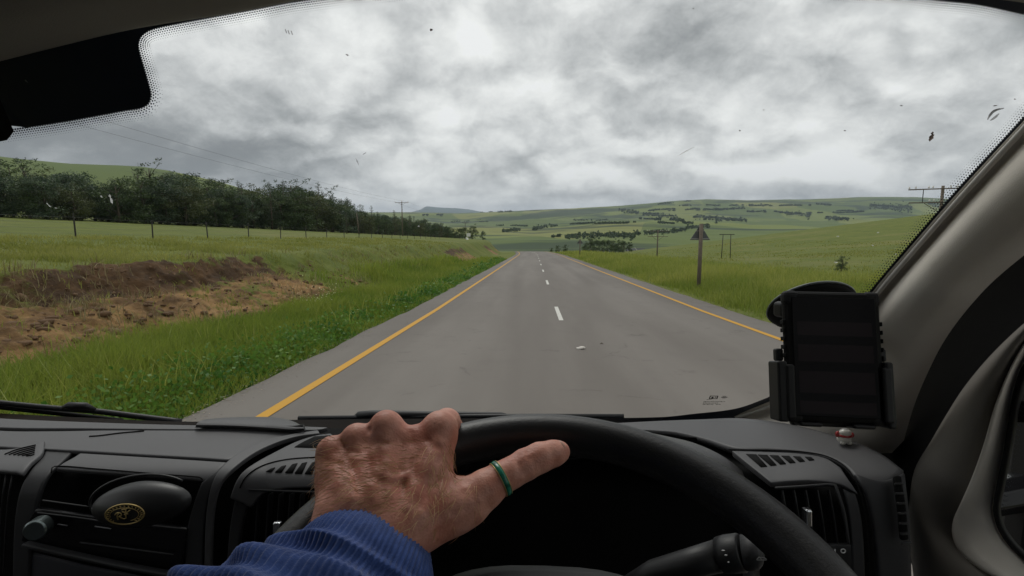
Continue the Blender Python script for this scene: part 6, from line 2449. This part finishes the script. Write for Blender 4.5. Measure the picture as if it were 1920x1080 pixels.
# thumb nail
mb = MB()
rw = []
nc, nu_, nv_, nn_ = cpt(1046, 838, .3590), np.array([0.93, 0.17, -0.32]), None, None
nu_ /= np.linalg.norm(nu_)
nn_ = np.array([0.18, 0.62, 0.76])
nn_ -= nu_ * (nn_ @ nu_)
nn_ /= np.linalg.norm(nn_)
nv_ = np.cross(nn_, nu_)
for i in np.linspace(-1, 1, 9):
    rw.append([toW(nc + nu_ * 0.0054 * i * math.sqrt(max(0, 1 - 0.35 * j * j)) + nv_ * 0.0048 * j + nn_ * (-0.0003 - 0.0022 * j * j)) for j in np.linspace(-1, 1, 9)])
oriented(mb.grid(rw)).build('thumb_nail', Mat('nail', (0.42, 0.23, 0.17), 0.3, spec=0.5).m, person, smooth=True, solid=0.0005)
# malachite ring on the thumb
rc, rax = cpt(939, 897, .348), cpt(985, 872, .355) - cpt(910, 917, .344)
rax /= np.linalg.norm(rax)
r1 = np.cross(rax, [0, 0, 1.0])
r1 /= np.linalg.norm(r1)
r2 = np.cross(rax, r1)
mb = MB()
rr = 0.0114
rw = []
for a in np.linspace(0, 2 * math.pi, 73)[:-1]:
    rad = math.cos(a) * r1 + math.sin(a) * r2
    rw.append([toW(rc + rad * (rr + q) + rax * p) for p, q in ((-0.0019, -0.0006), (-0.0017, 0.0006), (-0.0006, 0.0010), (0.0006, 0.0010), (0.0017, 0.0006), (0.0019, -0.0006))])
rw.append(rw[0])
M = Mat('green_stone', (0.01, 0.12, 0.07), 0.25, spec=0.5)
M.base(M.mix((0.004, 0.055, 0.035), (0.02, 0.21, 0.13), M.step(M.noise(220, 4, 0.6), 0.35, 0.65)))
rg = mb.grid(rw).build('ring', M.m, person, smooth=True)
tag(rg, 'green stone ring with thin gold edges on the thumb')
for s in (-1, 1):
    MB().tube([toW(rc + (math.cos(a) * r1 + math.sin(a) * r2) * (rr + 0.0004) + rax * s * 0.0020) for a in np.linspace(0, 2 * math.pi, 60)], 0.00032, 6).build('gold_edge', gold, rg, True)


def sleeve():
    # left edge, right edge, depth, half thickness of stations from the cuff down the arm (px)
    st = [((596, 958), (800, 1062), .328, .028), ((591, 968), (802, 1072), .325, .0295), ((585, 986), (801, 1088), .319, .032), ((578, 994), (803, 1106), .314, .032), ((560, 998), (804, 1128), .308, .0345),
          ((524, 1015), (802, 1165), .300, .038), ((488, 1036), (792, 1205), .291, .0385), ((462, 1047), (784, 1240), .284, .038), ((430, 1049), (775, 1280), .277, .041), ((390, 1062), (755, 1340), .268, .045),
          ((335, 1090), (720, 1430), .255, .048), ((230, 1170), (640, 1560), .235, .05)]
    L = [np.array([*cpt(*a, d), t]) for a, b, d, t in st]
    Rr = [np.array([*cpt(*b, d + 0.004), t]) for a, b, d, t in st]
    n = 90
    L, Rr = crom([tuple(x) for x in L], n), crom([tuple(x) for x in Rr], n)
    na = 560
    th = np.linspace(0, 2 * np.pi, na + 1)[:-1]
    rows = []
    for i in range(n):
        c = (L[i, :3] + Rr[i, :3]) / 2
        a = (Rr[i, :3] - L[i, :3]) / 2
        nxt = (L[min(i + 1, n - 1), :3] + Rr[min(i + 1, n - 1), :3]) / 2 - (L[max(i - 1, 0), :3] + Rr[max(i - 1, 0), :3]) / 2
        b = np.cross(nxt, a)
        b /= np.linalg.norm(b)
        if b[2] < 0:
            b = -b
        b = b * L[i, 3] * (1.0 + 0.10 * np.exp(-i / 6.0))
        s = i / (n - 1)
        rib = 0.00048 * np.sin(th * 84) * (1 - 0.25 * np.exp(-(i - 0) ** 2 / 3.0))
        fold = 0.0022 * np.sin(28 * s + 1.6 * np.sin(th * 1.0 + 0.5)) * sstep(0.16, 0.3, np.array(s)) + 0.0016 * np.sin(5 * th + 14 * s)
        hem = -0.0010 * np.exp(-((i - 0) / 1.2) ** 2)
        seam = -0.0016 * np.exp(-((s - 0.235) / 0.022) ** 2)
        k = 1 + (rib + fold * float(sstep(0.1, 0.3, s)) + hem + seam) / 0.035
        rows.append(c + (a[None] * np.cos(th)[:, None] + b[None] * np.sin(th)[:, None]) * k[:, None])
    # cuff turned inwards
    inner = []
    c0 = rows[0].mean(0)
    ax = rows[1].mean(0) - rows[0].mean(0)
    ax /= np.linalg.norm(ax)
    for q, f in ((0.010, 0.88), (0.004, 0.93), (0.0005, 0.972)):
        inner.append(c0 + (rows[0] - c0) * f + ax * q)
    rows = inner + rows
    V = np.concatenate(rows)
    m = len(rows)
    i, j = np.meshgrid(np.arange(m - 1), np.arange(na), indexing='ij')
    i, j = i.ravel(), j.ravel()
    F = np.stack([i * na + j, i * na + (j + 1) % na, (i + 1) * na + (j + 1) % na, (i + 1) * na + j], 1)
    # upper arm, shoulder and chest, below and behind the viewpoint
    mb = MB()
    e0 = rows[-1].mean(0)
    mb.tube([e0 + [0, 0.0, 0], e0 + [-0.02, -0.06, 0.10], np.array([-0.24, -0.36, 0.16]), np.array([-0.20, -0.30, 0.22]), np.array([-0.10, -0.27, 0.24])], [0.055, 0.06, 0.065, 0.08, 0.08], 20)
    mb.blob(np.array([-0.0, -0.50, 0.26]), (0.21, 0.27, 0.12), None, 24, 16)
    o = len(V)
    V = np.concatenate([V, np.array(mb.v)])
    F2 = [np.array([[x + o for x in f] for f in mb.f if len(f) == 4])]
    return V, [F] + F2


SV, SF = sleeve()
M = Mat('blue_knit', (0.030, 0.060, 0.165), 0.95, spec=0.15, sheen=0.3)
kn1 = M.noise(900, 3, 0.6)
M.base(M.mix((0.026, 0.055, 0.185), (0.044, 0.086, 0.270), M.step(M.noise(130, 4, 0.6), 0.3, 0.7)))
M.bump(kn1, 0.6, 0.0009)
np_mesh('sweater', toW(SV) - pl_, SF, M.m, person, smooth=True)
